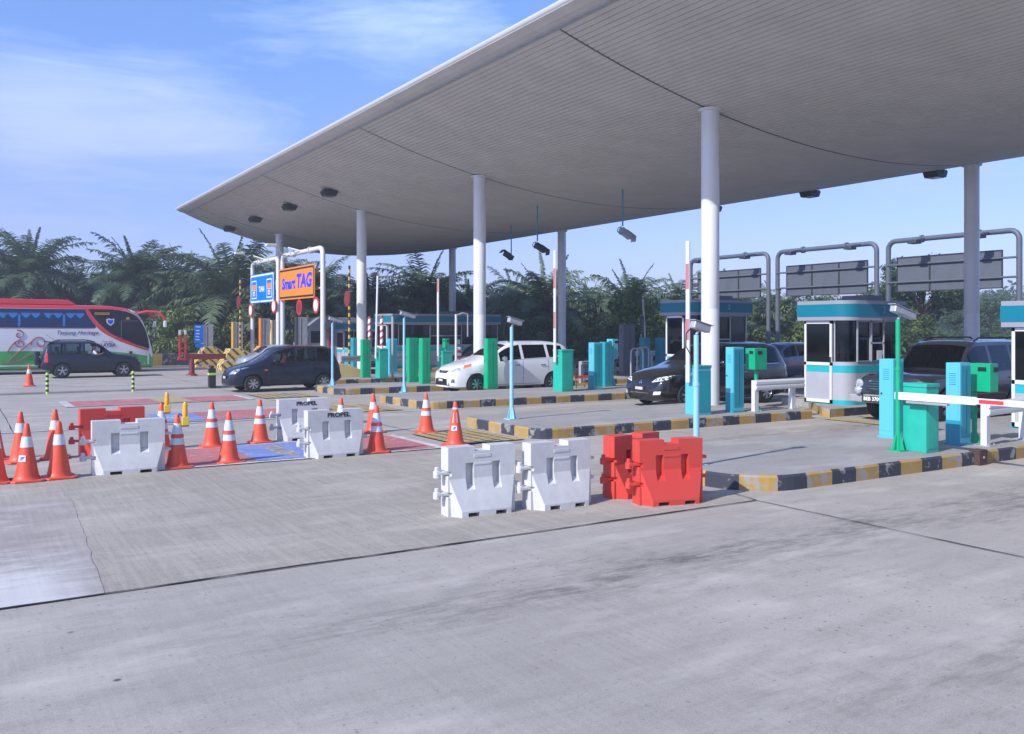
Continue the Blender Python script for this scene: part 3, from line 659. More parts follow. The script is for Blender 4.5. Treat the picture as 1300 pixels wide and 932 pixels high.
for (px, py, src, lab) in ((-7, 613.5, cA, 'orange cone cut off by the left edge of the photo, front row'), (-7, 584, cA, 'orange cone cut off by the left edge, back row'),
        (26, 587, cA, 'orange cone with one white band, behind the cone that carries the sticker'), (70, 582, cA, 'orange cone hidden behind the cone next to the left barrier'),
        (225, 593.5, cB, 'cone with two white bands and an amber lamp, right of the left white barrier'), (205, 570, cB, 'cone with an amber lamp, mostly hidden behind the left white barrier'),
        (269, 567.5, cB, 'two-banded cone left behind the lamp cone, at the edge of the red paint'), (330, 562, cB, 'two-banded cone just left of the rear white barrier with black lettering'),
        (478, 574, cB, 'two-banded cone at the right end of the lettered barriers, in front'), (474, 549, cA, 'one-banded cone right behind the two-banded one by the lettered barriers'),
        (433, 559, cB, 'cone of which only the tip shows above the lettered barriers'), (541, 549.5, cB, 'two-banded cone alone in front of the kerbed island nose'),
        (37, 490.5, cA, 'far faded cone with a white band on the road below the bus')):
    put(dup(src, (0, 0, 0), lab and 0, lab), px, py, rnd.uniform(-12, 12))
# amber hazard lamps hooked on two cones
def hazard_lamp(px, py, lab):
    x, y = G(px, py); x += .10; y += -.02
    t = thing('hazard_lamp', lab, 'lamp', (x, y, .62), group='amber hazard lamps on cones')
    g = MB(); g.box(-.055, .055, -.038, .038, .012, .15); g.build('battery_case', 'lamp_yellow', t, bevel=.012)
    g = MB(); g.box(-.052, .052, -.037, .037, 0, .016); g.build('case_base', 'black_plastic', t, bevel=.004)
    g = MB(); g.lathe([(.034, .15), (.040, .19), (.040, .24), (.034, .27), (.036, .30), (.032, .34), (.018, .37)], 18); g.build('lens', 'amber', t, smooth=40)
    g = MB(); g.tube([(-.05, 0, .17), (-.085, 0, .20), (-.10, 0, .15)], .009, 6); g.build('hook', 'black_plastic', t)
hazard_lamp(226, 593.5, 'amber lamp hooked on the cone right of the left white barrier'); hazard_lamp(204, 570, 'amber lamp on the cone behind the left white barrier')

# ============================================================ LANE EQUIPMENT
def cabinet(px, py, wu, wv, h, m_l, m_r, label, cat='cabinet', name='equipment_cabinet', louvre=True, z=.2, group=None, foot=None, pos=None, door=True):
    x, y = pos if pos else G(px, py, z)
    t = thing(name, label, cat, (x + wu / 2, y + wv / 2, z), group=group); a, b = wu / 2, wv / 2
    g = MB(); g.box(-a, a, -b, b, .03, h); g.build('housing', m_l, t, bevel=.006)
    g = MB(); g.box(-a - .02, a + .02, -b - .02, b + .02, 0, .03); g.build('plinth', m_l if not foot else foot, t, bevel=.004)
    if door:
        g = MB(); g.box(-a - .006, -a - .0005, -b + .03, b - .03, .12, h - .05); d = g.build('door', m_l, t, bevel=.002)
        if louvre:
            for k in range(6):
                g = MB(); zz = h - .16 - k * .035; g.prism([(-a - .006, zz), (-a - .022, zz - .012), (-a - .006, zz - .016)], -b * .45, b * .45, axis='y'); g.build('louvre', m_l, d)
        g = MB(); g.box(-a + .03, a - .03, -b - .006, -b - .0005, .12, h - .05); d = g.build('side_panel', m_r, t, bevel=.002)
        g = MB(); g.box(a * .1, a * .16, -b - .009, -b - .005, .2, h - .1); g.build('panel_seam', 'black_paint', d)
    g = MB(); g.lathe([(.018, 0), (.018, .012)], 12, axis='y'); g.v = [(y_ - a - .016, x_ + b * .62, z_ + h * .56) for x_, y_, z_ in g.v]; g.build('lock', 'dark_metal', t)
    if foot:
        g = MB(); g.box(-a - .008, -a - .001, -b, b, .03, h * .30); g.build('foot_band', foot, t)
    return t
ge = 'cyan louvred cabinets on the islands'
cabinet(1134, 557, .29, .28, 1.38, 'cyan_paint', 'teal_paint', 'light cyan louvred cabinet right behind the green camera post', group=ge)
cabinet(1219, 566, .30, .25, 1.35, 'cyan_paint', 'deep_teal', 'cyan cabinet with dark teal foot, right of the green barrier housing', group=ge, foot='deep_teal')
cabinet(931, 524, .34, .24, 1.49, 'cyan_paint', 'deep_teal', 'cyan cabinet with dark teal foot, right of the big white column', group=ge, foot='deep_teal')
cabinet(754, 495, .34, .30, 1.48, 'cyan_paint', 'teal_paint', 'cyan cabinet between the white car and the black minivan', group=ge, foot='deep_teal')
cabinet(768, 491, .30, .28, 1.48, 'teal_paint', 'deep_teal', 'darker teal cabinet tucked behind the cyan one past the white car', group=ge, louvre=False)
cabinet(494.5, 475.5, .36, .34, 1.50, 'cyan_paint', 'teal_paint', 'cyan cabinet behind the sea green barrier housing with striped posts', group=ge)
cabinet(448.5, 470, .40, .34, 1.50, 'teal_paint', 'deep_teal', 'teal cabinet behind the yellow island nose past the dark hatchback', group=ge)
for (px, py, wu, wv, h, lab) in ((619, 493.6, .38, .25, 1.60, 'tall narrow green box standing in front of the white car'), (519.6, 485.6, .35, .28, 1.59, 'left of the two tall green boxes beside each other'),
        (536.3, 487.5, .32, .30, 1.59, 'right of the two tall green boxes beside each other'), (460.4, 479.7, .33, .24, 1.50, 'tall green box at the foot of the third white column')):
    cabinet(px, py, wu, wv, h, 'green_paint', 'green_paint', lab, group='tall green boxes on the islands', name='ticket_box', louvre=False)
cabinet(791.5, 476.6, .62, .30, 2.1, 'grey_metal', 'grey_metal', 'tall dark grey cabinet left of the black minivan', louvre=True)
for (px, D, lab) in ((818, 41, 'left of two small teal boxes behind the black minivan'), (838, 41.5, 'right of two small teal boxes behind the black minivan')):
    cabinet(0, 0, .35, .35, 1.6, 'teal_paint', 'deep_teal', lab, pos=PD(px, D), louvre=False, z=.1)

def barrier_gate(px, py, wu, wv, h, m, label, boom='up', top=4.2, lean=0, m2=None, blabel=None, z=.2, strips=((.30, .45), (.66, .84))):
    x, y = G(px, py, z)
    t = thing('barrier_gate', label, 'barrier gate', (x + wu / 2, y + wv / 2, z), group='boom barrier gates'); a, b = wu / 2, wv / 2
    g = MB(); g.box(-a, a, -b, b, 0, h - .06); g.build('housing', m, t, bevel=.008)
    g = MB(); g.box(-a - .012, a + .012, -b - .012, b + .012, h - .058, h); g.build('lid', m2 or m, t, bevel=.01)
    g = MB(); g.box(-a + .035, a - .035, -b - .007, -b - .001, .06, h - .12); g.build('service_door', m2 or m, t, bevel=.003)
    g = MB(); g.tube([(-a, 0, h - .2), (-a - .09, 0, h - .2)], .05, 14); g.build('hub', 'galvanised', t, smooth=40)
    L = 3.2
    if boom == 'up':
        g = MB(); x0 = -a - .10; H = top - z; z0 = h - .38
        g.box(x0 - .02, x0 + .02, -.055, .055, z0, H); bo = g.build('boom', 'white_metal', t, bevel=.008)
        bo.rotation_euler = (R(lean), 0, 0)
        for k, (s0, s1) in enumerate(strips):
            za, zb = z0 + (H - z0) * s0, z0 + (H - z0) * s1
            g = MB(); g.box(x0 - .024, x0 - .0205, -.05, .05, za, zb); g.build('reflector_strip', 'faded_red', bo)
    else:
        g = MB(); x0 = -a - .10; zz = h - .20
        g.box(x0 - .028, x0 + .028, -1.05, .26, zz - .058, zz + .058); g.box(x0 - .022, x0 + .022, -3.4, -1.0, zz - .043, zz + .043); bo = g.build('boom', 'white_paint', t, bevel=.006)
        for k, ys in enumerate((-1.1, -1.78, -2.6)):
            g = MB(); g.box(x0 - .026, x0 - .0225, ys - .36, ys, zz - .028, zz + .028); g.build('reflector_strip', 'red_mark', bo)
        g = MB(); g.box(x0 - .04, x0 + .03, -.62, .05, zz - .10, zz - .066); g.build('boom_bracket', 'galvanised', bo)
    return t
barrier_gate(1176, 575.7, .32, .40, 1.06, 'sea_green', 'green barrier gate with its white boom lowered across the nearest lane', boom='down')
barrier_gate(885.5, 527.6, .41, .39, 1.10, 'cyan_paint', 'cyan barrier gate at the foot of the nearest white column, boom raised', top=4.05, m2='teal_paint')
barrier_gate(713.6, 497.6, .42, .48, 1.28, 'sea_green', 'sea green barrier gate behind the tail of the white car, boom raised', top=4.5)
barrier_gate(562, 484, .42, .35, 1.1, 'sea_green', 'sea green barrier gate beyond the bonnet of the white car, boom raised', top=3.95, strips=((.84, .995),))
barrier_gate(482, 480.8, .35, .41, 1.15, 'sea_green', 'sea green barrier gate with slightly leaning raised boom, third column side', top=4.15, lean=3.5, strips=())

def reader(px, py, z0, z1, wu, wv, m, label, dv=0, base=True, z=.2, pos=None):
    x, y = pos if pos else G(px, py, z)
    t = thing('card_reader', label, 'card reader', (x, y, z), group='card readers on posts'); z0 -= z; z1 -= z
    g = MB(); g.tube([(0, 0, 0), (0, 0, z0 + .05)], .045, 12); g.build('post', m, t, smooth=40)
    g = MB(); g.prism([(-wu / 2, z0), (wu / 2, z0), (wu / 2, z1), (-wu / 2, z1), (-wu / 2 - .0, z0 + .04)], dv - wv / 2, dv + wv / 2, axis='y'); hd = g.build('head', m, t, bevel=.008)
    g = MB(); g.box(-wu / 2 + .10, -wu / 2 + .24, dv - wv / 2 - .006, dv - wv / 2, z1 - .14, z1 - .06); g.box(-wu / 2 - .006, -wu / 2, dv - wv * .32, dv + wv * .08, z1 - .13, z1 - .06); g.build('display', 'black_plastic', hd)
    if base: g = MB(); g.lathe([(.13, 0), (.12, .03), (.05, .16)], 14); g.build('foot', m, t, smooth=30)
    return t
reader(1237, 561, 1.06, 1.53, .24, .36, 'green_paint', 'green card reader on a green post beside the booth at the right edge', dv=-.16)
reader(960, 522, 1.17, 1.66, .40, .29, 'green_paint', 'green card reader behind the white guard rail in the middle')
reader(777.5, 489.5, 1.1, 1.77, .24, .32, 'cyan_paint', 'cyan card reader on a flared post left of the black minivan')
reader(0, 0, 1.35, 1.72, .2, .22, 'green_paint', 'small green card reader beyond the bonnet of the white car', pos=PD(566, 36.5))

def camera_post(px, py, top, m, label, clen=.46, tilt=-14, m_head='galvanised', z=.2, yaw=0, cable=True):
    x, y = G(px, py, z); H = top - z
    t = thing('camera_post', label, 'camera post', (x, y, z), group='camera posts on the island noses')
    g = MB(); g.tube([(0, 0, .02), (0, 0, H * .62)], .042, 14); g.tube([(0, 0, H * .62), (0, 0, H)], .036, 14); g.lathe([(.05, H * .61), (.05, H * .635)], 14); g.build('pole', m, t, smooth=40)
    g = MB(); g.box(-.12, .12, -.12, .12, 0, .02)
    for a in (0, 90, 180, 270):
        c, s = math.cos(R(a)), math.sin(R(a)); n = (-s, c)
        vs_ = []
        for sg in (-.006, .006):
            vs_ += [(c * .035 + n[0] * sg, s * .035 + n[1] * sg, .02), (c * .115 + n[0] * sg, s * .115 + n[1] * sg, .02), (c * .035 + n[0] * sg, s * .035 + n[1] * sg, .30)]
        g.add(vs_, [(0, 1, 2), (5, 4, 3), (0, 3, 4, 1), (1, 4, 5, 2), (2, 5, 3, 0)])
    g.build('base_plate', m, t)
    h = MB(); h.box(-clen * .45, clen * .45, -.055, .055, -.05, .055); hd = h.build('camera_housing', m_head, t, bevel=.012); hd.location = (clen * .22, 0, H + .11); hd.rotation_euler = (0, R(-tilt), R(yaw))
    h = MB(); h.box(-clen * .52, clen * .56, -.068, .068, .058, .068); h.build('sun_shield', m_head, hd, bevel=.003)
    h = MB(); h.lathe([(.045, clen * .45), (.045, clen * .46)], 16, axis='y'); 
    h.v = [(yy, xx, zz) for xx, yy, zz in h.v]; h.build('lens_window', 'black_plastic', hd)
    h = MB(); h.tube([(0, 0, H), (.02, 0, H + .03), (.06, 0, H + .08)], .02, 8); h.build('bracket', m_head, t)
    if cable: h = MB(); h.tube([(-clen * .2, .03, H + .10), (-clen * .42, .05, H + .02), (-clen * .46, .04, H - .16), (-clen * .2, .02, H - .30), (0, .03, H - .34)], .009, 6); h.build('cable', 'black_plastic', t, smooth=60)
    return t
camera_post(1140, 572.3, 2.25, 'green_paint', 'tall bright green camera post in front of a cyan cabinet', clen=.60)
camera_post(884, 591, 2.02, 'light_blue_paint', 'pale blue camera post in front of the nearest white column', clen=.34)
camera_post(649.5, 532.4, 2.15, 'light_blue_paint', 'pale blue camera post on the island nose in front of the white car', clen=.36)
camera_post(513, 498.4, 2.42, 'light_blue_paint', 'pale blue camera post on the island nose left of the white car', clen=.55)
camera_post(422, 489.7, 2.30, 'light_blue_paint', 'pale blue camera post at the tail of the dark hatchback', clen=.55)

def rail(p0, p1, zt, label, h=.24, z=.2, n=2, m='white_metal'):
    a = Vector(p0); b = Vector(p1); d = (b - a); L = d.length; ang = math.atan2(d.y, d.x)
    t = thing('guard_rail', label, 'guard rail', (a.x, a.y, z), ang, group='short guard rails')
    zt -= z
    g = MB(); prof = [(-.055, zt - h), (-.09, zt - h * .82), (-.09, zt - h * .62), (-.062, zt - h * .5), (-.09, zt - h * .38), (-.09, zt - h * .18), (-.055, zt), (-.04, zt), (-.04, zt - h)]
    g.prism(prof, -.06, L + .35, axis='x'); g.build('beam', m, t)
    for i in range(n):
        x = L * i / (n - 1)
        g = MB(); g.box(x - .07, x + .07, -.038, .06, .01, zt - .01); p = g.build('post', m, t, bevel=.005)
        g = MB(); g.box(x - .13, x + .13, -.11, .13, 0, .012)
        for sx in (-.1, .1): g.lathe([(.012, .012), (.012, .04)], 8, c=(x + sx, -.08, 0))
        g.build('foot_plate', 'galvanised', p)
    return t
rail(G(959, 522.6, .2), G(1006, 519, .2), .93, 'white guard rail in front of the black minivan and middle booth')
rail(G(1252, 566, .2), G(1300, 557.5, .2), .93, 'white guard rail under the lowered boom at the right edge')
rail(PD(738, 31.0), PD(770, 32.0), 1.0, 'pale steel rail between the white car and the cyan cabinet', h=.12, m='galvanised')
rail(PD(433, 38.5), PD(520, 42), .95, 'grey steel rail behind the green boxes by the third column', h=.26, n=4, m='galvanised')
rail(PD(752, 45), PD(850, 49), .95, 'grey steel rail behind the tall dark grey cabinet', h=.26, n=5, m='galvanised', z=.0)
# bent pipe guards
for (px, D, lab) in ((801, 34.5, 'bent pipe guard beside the tall dark grey cabinet'), (809, 36.5, 'second bent pipe guard, half behind the black minivan')):
    x, y = PD(px, D); t = thing('pipe_guard', lab, 'pipe guard', (x, y, .2)); g = MB()
    g.tube([(0, 0, 0), (0, 0, .95), (.02, 0, 1.08), (.10, 0, 1.15), (.5, 0, 1.15), (.58, 0, 1.08), (.6, 0, .95), (.6, 0, 0)], .035, 10); g.build('pipe', 'galvanised', t, smooth=60)
# folding trestle
x, y = G(737, 492, .2); t = thing('trestle', 'small folding trestle with orange boards behind the sea green gate', 'trestle', (x, y, .2))
for s in (-1, 1):
    g = MB(); g.tube([(-.3, s * .18, 0), (-.22, s * .02, .75)], .016, 6); g.tube([(.3, s * .18, 0), (.22, s * .02, .75)], .016, 6); g.build('leg', 'dark_metal', t)
g = MB(); g.box(-.32, .32, -.10, -.08, .30, .40); g.build('board', 'orange_plastic', t); g = MB(); g.box(-.3, .3, -.16, -.14, .08, .16); g.build('board', 'yellow_paint', t)
# rusty end block on the near kerb
x, y = G(1239, 588, 0); t = thing('steel_end_block', 'rusty steel block bolted to the near kerb under the boom', 'steel block', (x, 7.93, 0))
g = MB(); g.box(-.22, .0, -.02, .16, 0, .235); g.build('block', 'rust', t, bevel=.01); g = MB(); g.lathe([(.02, -.03), (.02, -.02)], 10, axis='y', c=(-.11, 0, .12)); g.build('bolt', 'galvanised', t)

# bollards and masts on the left
def stripes(x, y, r, z0, z1, n, ms, parent, name='band', diag=False):
    for k in range(n):
        a, b = z0 + (z1 - z0) * k / n, z0 + (z1 - z0) * (k + 1) / n; g = MB(); g.lathe([(r, a), (r, b)], 12, c=(x, y, 0)); g.build(name, ms[k % len(ms)], parent, smooth=40)
for (px, py, lab) in ((60, 500, 'thin black and lime striped bollard left, in front of the dark wagon rear wheel'), (169, 497, 'thin black and lime striped bollard in front of the dark wagon front wheel')):
    x, y = G(px, py, 0.05); t = thing('bollard', lab, 'bollard', (x, y, .04), group='striped bollards'); stripes(0, 0, .045, 0, .68, 9, ['lime_tape', 'black_paint'], t)
x, y = G(269, 493); t = thing('box_bollard', 'square black bollard with a lime band in front of the dark hatchback', 'bollard', (x, y, .05)); g = MB(); g.box(-.12, .12, -.1, .1, 0, .66); g.build('body', 'black_paint', t, bevel=.01)
g = MB(); g.box(-.125, .125, -.105, .105, .42, .50); g.build('band', 'lime_tape', t); g = MB(); g.box(-.06, .06, -.06, .06, .66, .76); g.build('cap', 'dark_metal', t, bevel=.01)
def disc_sign(name, x, y, z, r, label, parent=None, face='white_paint', rim='red_paint'):
    t = thing(name, label, 'round sign', (x, y, z), group='round signs on the posts')
    g = MB(); g.v = []; g.lathe([(r, 0), (r, .03)], 28); g.v = [(zz, xx, yy) for xx, yy, zz in g.v]; g.build('rim', rim, t)
    g = MB(); g.lathe([(r * .72, -.008), (r * .72, .001)], 28); g.v = [(zz, xx, yy) for xx, yy, zz in g.v]; g.build('face', face, t)
def mast(px, D, H, label, dz):
    x, y = PD(px, D); t = thing('striped_mast', label, 'mast', (x, y, 0), group='tall yellow and black masts'); stripes(0, 0, .05, .0, H, 30, ['yellow_paint', 'black_paint'], t)
    return x, y
x, y = mast(443.5, 41, 5.0, 'tall yellow and black mast right of the orange sign', 0); disc_sign('round_sign', x - .08, y + .1, 3.5, .36, 'red round sign on the mast right of the orange sign', face='dark_red_paint', rim='dark_red_paint')
x, y = mast(305, 50, 5.0, 'tall yellow and black mast left of the blue sign', 0); disc_sign('round_sign', x - .08, y + .1, 3.6, .36, 'red round sign on the mast left of the blue sign', face='dark_red_paint', rim='dark_red_paint')
for (px, py, D, lab, H) in ((469, 0, 36.6, 'red and white striped post left of the leaning boom', 2.56), (484.5, 0, 36.0, 'red and white striped post right of the leaning boom', 2.56)):
    x, y = PD(px, D); t = thing('striped_post', lab, 'post', (x, y, .2), group='red and white striped posts')
    g = MB(); g.lathe([(.062, 0), (.062, H - .2), (.04, H - .17)], 16); g.build('post', 'white_paint', t, smooth=40)
    for k in range(7):
        g = MB(); z0 = .55 + k * .27; n = 16; 
        for i in range(n):
            a, b = 2 * math.pi * i / n, 2 * math.pi * (i + 1) / n; s = .0635
            za, zb = z0 + .22 * i / n, z0 + .22 * (i + 1) / n
            g.quad((s * math.cos(a), s * math.sin(a), za), (s * math.cos(b), s * math.sin(b), zb), (s * math.cos(b), s * math.sin(b), zb + .11), (s * math.cos(a), s * math.sin(a), za + .11))
        g.build('red_band', 'red_mark', t)
for (px, D, H, lab) in ((498.5, 35.2, 2.6, 'thin grey pole in front of the cyan cabinet by the striped posts'), (579, 36, 2.7, 'white pole with a drooping arm above the bonnet of the white car'), (821, 45, 3.6, 'slanting grey pole above the black minivan')):
    x, y = PD(px, D); t = thing('pole', lab, 'pole', (x, y, .2)); g = MB(); g.tube([(0, 0, 0), (0 if px < 800 else -.25, 0, H - .2)], .05, 10); g.build('shaft', 'white_metal' if px > 550 and px < 600 else 'galvanised', t, smooth=40)
    if px == 579: g = MB(); g.tube([(0, 0, H - .25), (.25, -.1, H - .15), (.45, -.15, H - .2), (.45, -.15, H - 1.1)], .03, 8); g.build('arm', 'galvanised', t)
x, y = PD(583, 37); t = thing('striped_bollard', 'stubby red and white bollard above the bonnet of the white car', 'bollard', (x, y, .2)); stripes(0, 0, .09, .7, 1.15, 4, ['red_mark', 'white_paint'], t); g = MB(); g.lathe([(.05, 0), (.05, .7)], 10); g.build('stem', 'galvanised', t)
x, y = PD(814, 44); t = thing('notice_board', 'small dark notice board above the two small teal boxes', 'sign', (x, y, .1)); g = MB(); g.tube([(0, 0, 0), (0, 0, 2.7)], .03, 8); g.build('post', 'galvanised', t); g = MB(); g.box(-.12, .12, -.06, -.04, 1.75, 2.65); b_ = g.build('board', 'dark_metal', t)
g = MB(); [g.box(-.09, .09, -.064, -.061, 1.85 + .14 * k, 1.92 + .14 * k) for k in range(5)]; g.build('print', 'grey_metal', b_)

# yellow sloped concrete nose
x, y = PD(432, 35.2); t = thing('island_nose', 'yellowish sloping concrete nose right behind the dark hatchback', 'concrete block', (x, y, .0)); g = MB(); g.prism([(-.9, 0), (1.15, 0), (1.15, .42), (.1, .75), (-.9, .85)], 0, 1.6, axis='y'); g.build('block', 'cushion_yellow', t, bevel=.03)

# diagonal striped crash blocks
def diag_mat():
    m = bpy.data.materials.new('hazard_stripes'); m.use_nodes = True; t = m.node_tree; p = t.nodes['Principled BSDF']; L = t.links.new
    g = t.nodes.new('ShaderNodeTexCoord'); s = t.nodes.new('ShaderNodeSeparateXYZ'); L(g.outputs['Object'], s.inputs[0])
    a = t.nodes.new('ShaderNodeMath'); a.operation = 'ADD'; b = t.nodes.new('ShaderNodeMath'); b.operation = 'ADD'
    L(s.outputs['X'], a.inputs[0]); L(s.outputs['Y'], a.inputs[1]); L(a.outputs[0], b.inputs[0]); L(s.outputs['Z'], b.inputs[1])
    c = t.nodes.new('ShaderNodeMath'); c.operation = 'MULTIPLY'; c.inputs[1].default_value = 2.3; L(b.outputs[0], c.inputs[0])
    n = t.nodes.new('ShaderNodeTexNoise'); n.inputs['Scale'].default_value = 5; L(g.outputs['Object'], n.inputs['Vector'])
    d = t.nodes.new('ShaderNodeMath'); d.operation = 'FRACT'; L(c.outputs[0], d.inputs[0]); e = t.nodes.new('ShaderNodeMath'); e.operation = 'GREATER_THAN'; e.inputs[1].default_value = .62; L(d.outputs[0], e.inputs[0])
    x = t.nodes.new('ShaderNodeMix'); x.data_type = 'RGBA'; x.inputs['A'].default_value = (.68, .44, .06, 1); x.inputs['B'].default_value = (.07, .07, .075, 1); L(e.outputs[0], x.inputs['Factor'])
    y = t.nodes.new('ShaderNodeMix'); y.data_type = 'RGBA'; y.inputs['B'].default_value = (.55, .52, .48, 1); r = t.nodes.new('ShaderNodeMapRange'); r.inputs['From Min'].default_value = .58; r.inputs['From Max'].default_value = .62
    L(n.outputs['Fac'], r.inputs['Value']); L(r.outputs['Result'], y.inputs['Factor']); L(x.outputs['Result'], y.inputs['A']); L(y.outputs['Result'], p.inputs['Base Color']); p.inputs['Roughness'].default_value = .7
    return m
M['hazard'] = diag_mat()
for (px, D, lab) in ((281, 45, 'striped yellow and black crash block beside the red arm'), (249, 49, 'striped yellow and black crash block under the small blue notice'), (320, 52, 'striped yellow and black crash block behind the dark hatchback windscreen')):
    x, y = PD(px, D); t = thing('crash_block', lab, 'crash block', (x, y, 0), group='striped crash blocks'); g = MB(); g.prism([(-.0, 0), (2.0, 0), (2.0, .5), (1.05, 1.12), (.45, 1.12), (0, .3)], 0, .9, axis='y'); g.build('block', 'hazard', t, bevel=.02)
# grey cabinets with orange edges
for (px, D, lab, m2, H) in ((297, 52, 'tall grey lane cabinet with an orange edge, leftmost of the orange-edged ones', 'yellow_paint', 2.5), (332, 52, 'tall grey lane cabinet with a broad orange edge left of the sign post', 'sign_orange', 2.72),
        (346, 51, 'tall pale lane cabinet behind the twin white sign posts', 'cushion_yellow', 2.6), (378, 46, 'tall grey lane cabinet with dark edge below the orange sign', 'dark_metal', 2.72), (259, 52, 'tall grey lane cabinet behind the small blue notice', 'galvanised', 2.3)):
    x, y = PD(px, D); t = thing('lane_cabinet', lab, 'cabinet', (x, y, 0), group='tall lane cabinets'); g = MB(); g.box(0, .52, 0, .30, 0, H); g.build('housing', 'galvanised', t, bevel=.01); g = MB(); g.box(-.07, -.002, -.02, .32, 0, H + .02); g.build('edge_panel', m2, t)
    g = MB(); g.box(.18, .21, -.01, -.001, .1, H - .06); g.build('groove', 'dark_metal', t)
x, y = PD(247, 48.5); t = thing('notice_sign', 'small blue notice sign left of a grey cabinet', 'sign', (x, y, 1.05))
g = MB(); g.box(0, .46, -.02, .0, .3, 1.28); b_ = g.build('board', 'sign_blue', t, bevel=.02); g = MB(); g.box(.04, .46, -.02, 0, .05, .26); b2 = g.build('board', 'sign_blue', t)
g = MB(); g.tube([(.3, .04, -1.0), (.3, .04, 1.2)], .03, 8); g.build('post', 'galvanised', t)
g = MB(); [g.box(.06, .06 + w, -.025, -.021, zz, zz + .05) for (w, zz) in ((.26, 1.15), (.20, .95), (.20, .78), (.17, .62), (.2, .46))]; g.build('print', 'white_paint', b_)
# red steel arm
x, y = PD(243.5, 40.5); t = thing('red_steel_arm', 'dark red steel arm with an upright ladder frame on a stand', 'steel arm', (x, y, 0))
g = MB(); g.lathe([(.26, 0), (.24, .05), (.13, .12), (.10, .80)], 14); g.build('stand', 'dark_red_paint', t, smooth=30)
g = MB(); g.box(-.30, 1.5, -.07, .07, .74, .98); g.build('beam', 'dark_red_paint', t, bevel=.01); g = MB(); g.tube([(.1, 0, .5), (.75, 0, .78)], .03, 8); g.build('brace', 'dark_red_paint', t)
fr = MB()
for sx in (-.52, -.28): fr.box(sx - .035, sx + .035, -.04, .04, .72, 1.85)
for zz in (.75, 1.0, 1.22, 1.5): fr.box(-.56, -.24, -.045, .045, zz, zz + .05)
fr.box(-.62, -.18, -.06, .06, .72, .80); f_ = fr.build('ladder_frame', 'red_paint', t, bevel=.006)
g = MB(); [g.box(sx - .04, sx + .04, -.045, .045, 1.86, 2.06) for sx in (-.52, -.28)]; g.build('pale_tip', 'reflective', f_)

# far low striped wall
g = MB(); t = thing('striped_wall', 'low concrete wall painted in yellow and black blocks behind the bus', 'wall', (0, 51.5, 0)); 
w_ = MB(); w_.box(-30, 16, 0, .35, 0, .78); w_.build('wall', 'kerb_black', t); 
g = MB(); [g.box(-29.4 + 2.7 * k, -28.1 + 2.7 * k, -.006, -.0005, 0, .775) for k in range(17)]; g.build('yellow_blocks', 'kerb_yellow', t)

# ============================================================ SIGN GANTRIES
def gantry(u, v0, v1, H, m, label, sign=None, r=.11, lamps=(), bars=True):
    t = thing('sign_gantry', label, 'gantry', (u, v0, 0), group='bent pipe sign gantries'); L = v1 - v0; c = .35
    pts = [(0, 0, 0), (0, 0, H - c)] + [(0, c - c * math.cos(a), H - c + c * math.sin(a)) for a in [R(k) for k in (20, 45, 70, 90)]] + [(0, L - c + c * math.sin(a), H - c + c * math.cos(a)) for a in [R(k) for k in (0, 20, 45, 70, 90)]] + [(0, L, 0)]
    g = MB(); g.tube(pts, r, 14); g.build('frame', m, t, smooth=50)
    for yy in (L * .28, L * .72): g = MB(); g.tube([(0, yy - .06, H), (0, yy + .06, H)], r * 1.5, 12); g.build('flange', m, t, smooth=50)
    if sign:
        s0, s1, z0, z1, back = sign; s0 -= v0; s1 -= v0
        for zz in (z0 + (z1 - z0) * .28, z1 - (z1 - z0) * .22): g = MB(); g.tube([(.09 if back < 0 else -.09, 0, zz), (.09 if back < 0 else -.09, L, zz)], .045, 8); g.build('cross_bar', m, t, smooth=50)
        if back > 0:   # we look at the back of the panel
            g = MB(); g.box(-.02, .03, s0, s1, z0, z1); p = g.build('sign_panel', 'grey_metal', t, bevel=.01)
            for k in range(4): yy = s0 + (s1 - s0) * k / 3; g = MB(); g.box(-.06, -.021, max(s0, yy - .03), min(s1, yy + .03), z0 + .02, z1 - .02); g.build('stiffener', 'dark_metal', p)
            g = MB(); g.box(-.05, -.021, s0, s1, z0, z0 + .04); g.box(-.05, -.021, s0, s1, z1 - .04, z1); g.build('stiffener', 'dark_metal', p)
    for (yy, hh) in lamps:
        g = MB(); g.tube([(0, yy, H), (-.5, yy - .1, H - .05), (-.95, yy - .2, H - .12)], .03, 8); a = g.build('lamp_arm', m, t); g = MB(); g.prism([(-1.3, H - .30), (-.85, H - .30), (-.85, H - .12), (-1.25, H - .16)], yy - .38, yy + .0, axis='y'); g.build('lamp_head', 'dark_metal', a, bevel=.02)
    return t
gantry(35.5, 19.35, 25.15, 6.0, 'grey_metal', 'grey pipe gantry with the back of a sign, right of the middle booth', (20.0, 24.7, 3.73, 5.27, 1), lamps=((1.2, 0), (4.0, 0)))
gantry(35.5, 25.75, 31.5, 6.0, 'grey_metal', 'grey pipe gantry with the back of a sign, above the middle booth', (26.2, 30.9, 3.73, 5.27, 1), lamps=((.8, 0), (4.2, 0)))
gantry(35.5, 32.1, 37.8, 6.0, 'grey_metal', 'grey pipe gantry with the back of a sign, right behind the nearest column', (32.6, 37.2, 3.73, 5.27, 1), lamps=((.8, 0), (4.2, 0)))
ga = gantry(15, 41.1, 47.25, 6.0, 'white_metal', 'white pipe gantry carrying the orange sign', (41.1, 47.2, 3.63, 5.27, -1), r=.12)
gb_ = gantry(15, 48.0, 52.9, 5.95, 'white_metal', 'white pipe gantry carrying the blue sign', (48.2, 52.8, 3.63, 5.2, -1), r=.12)
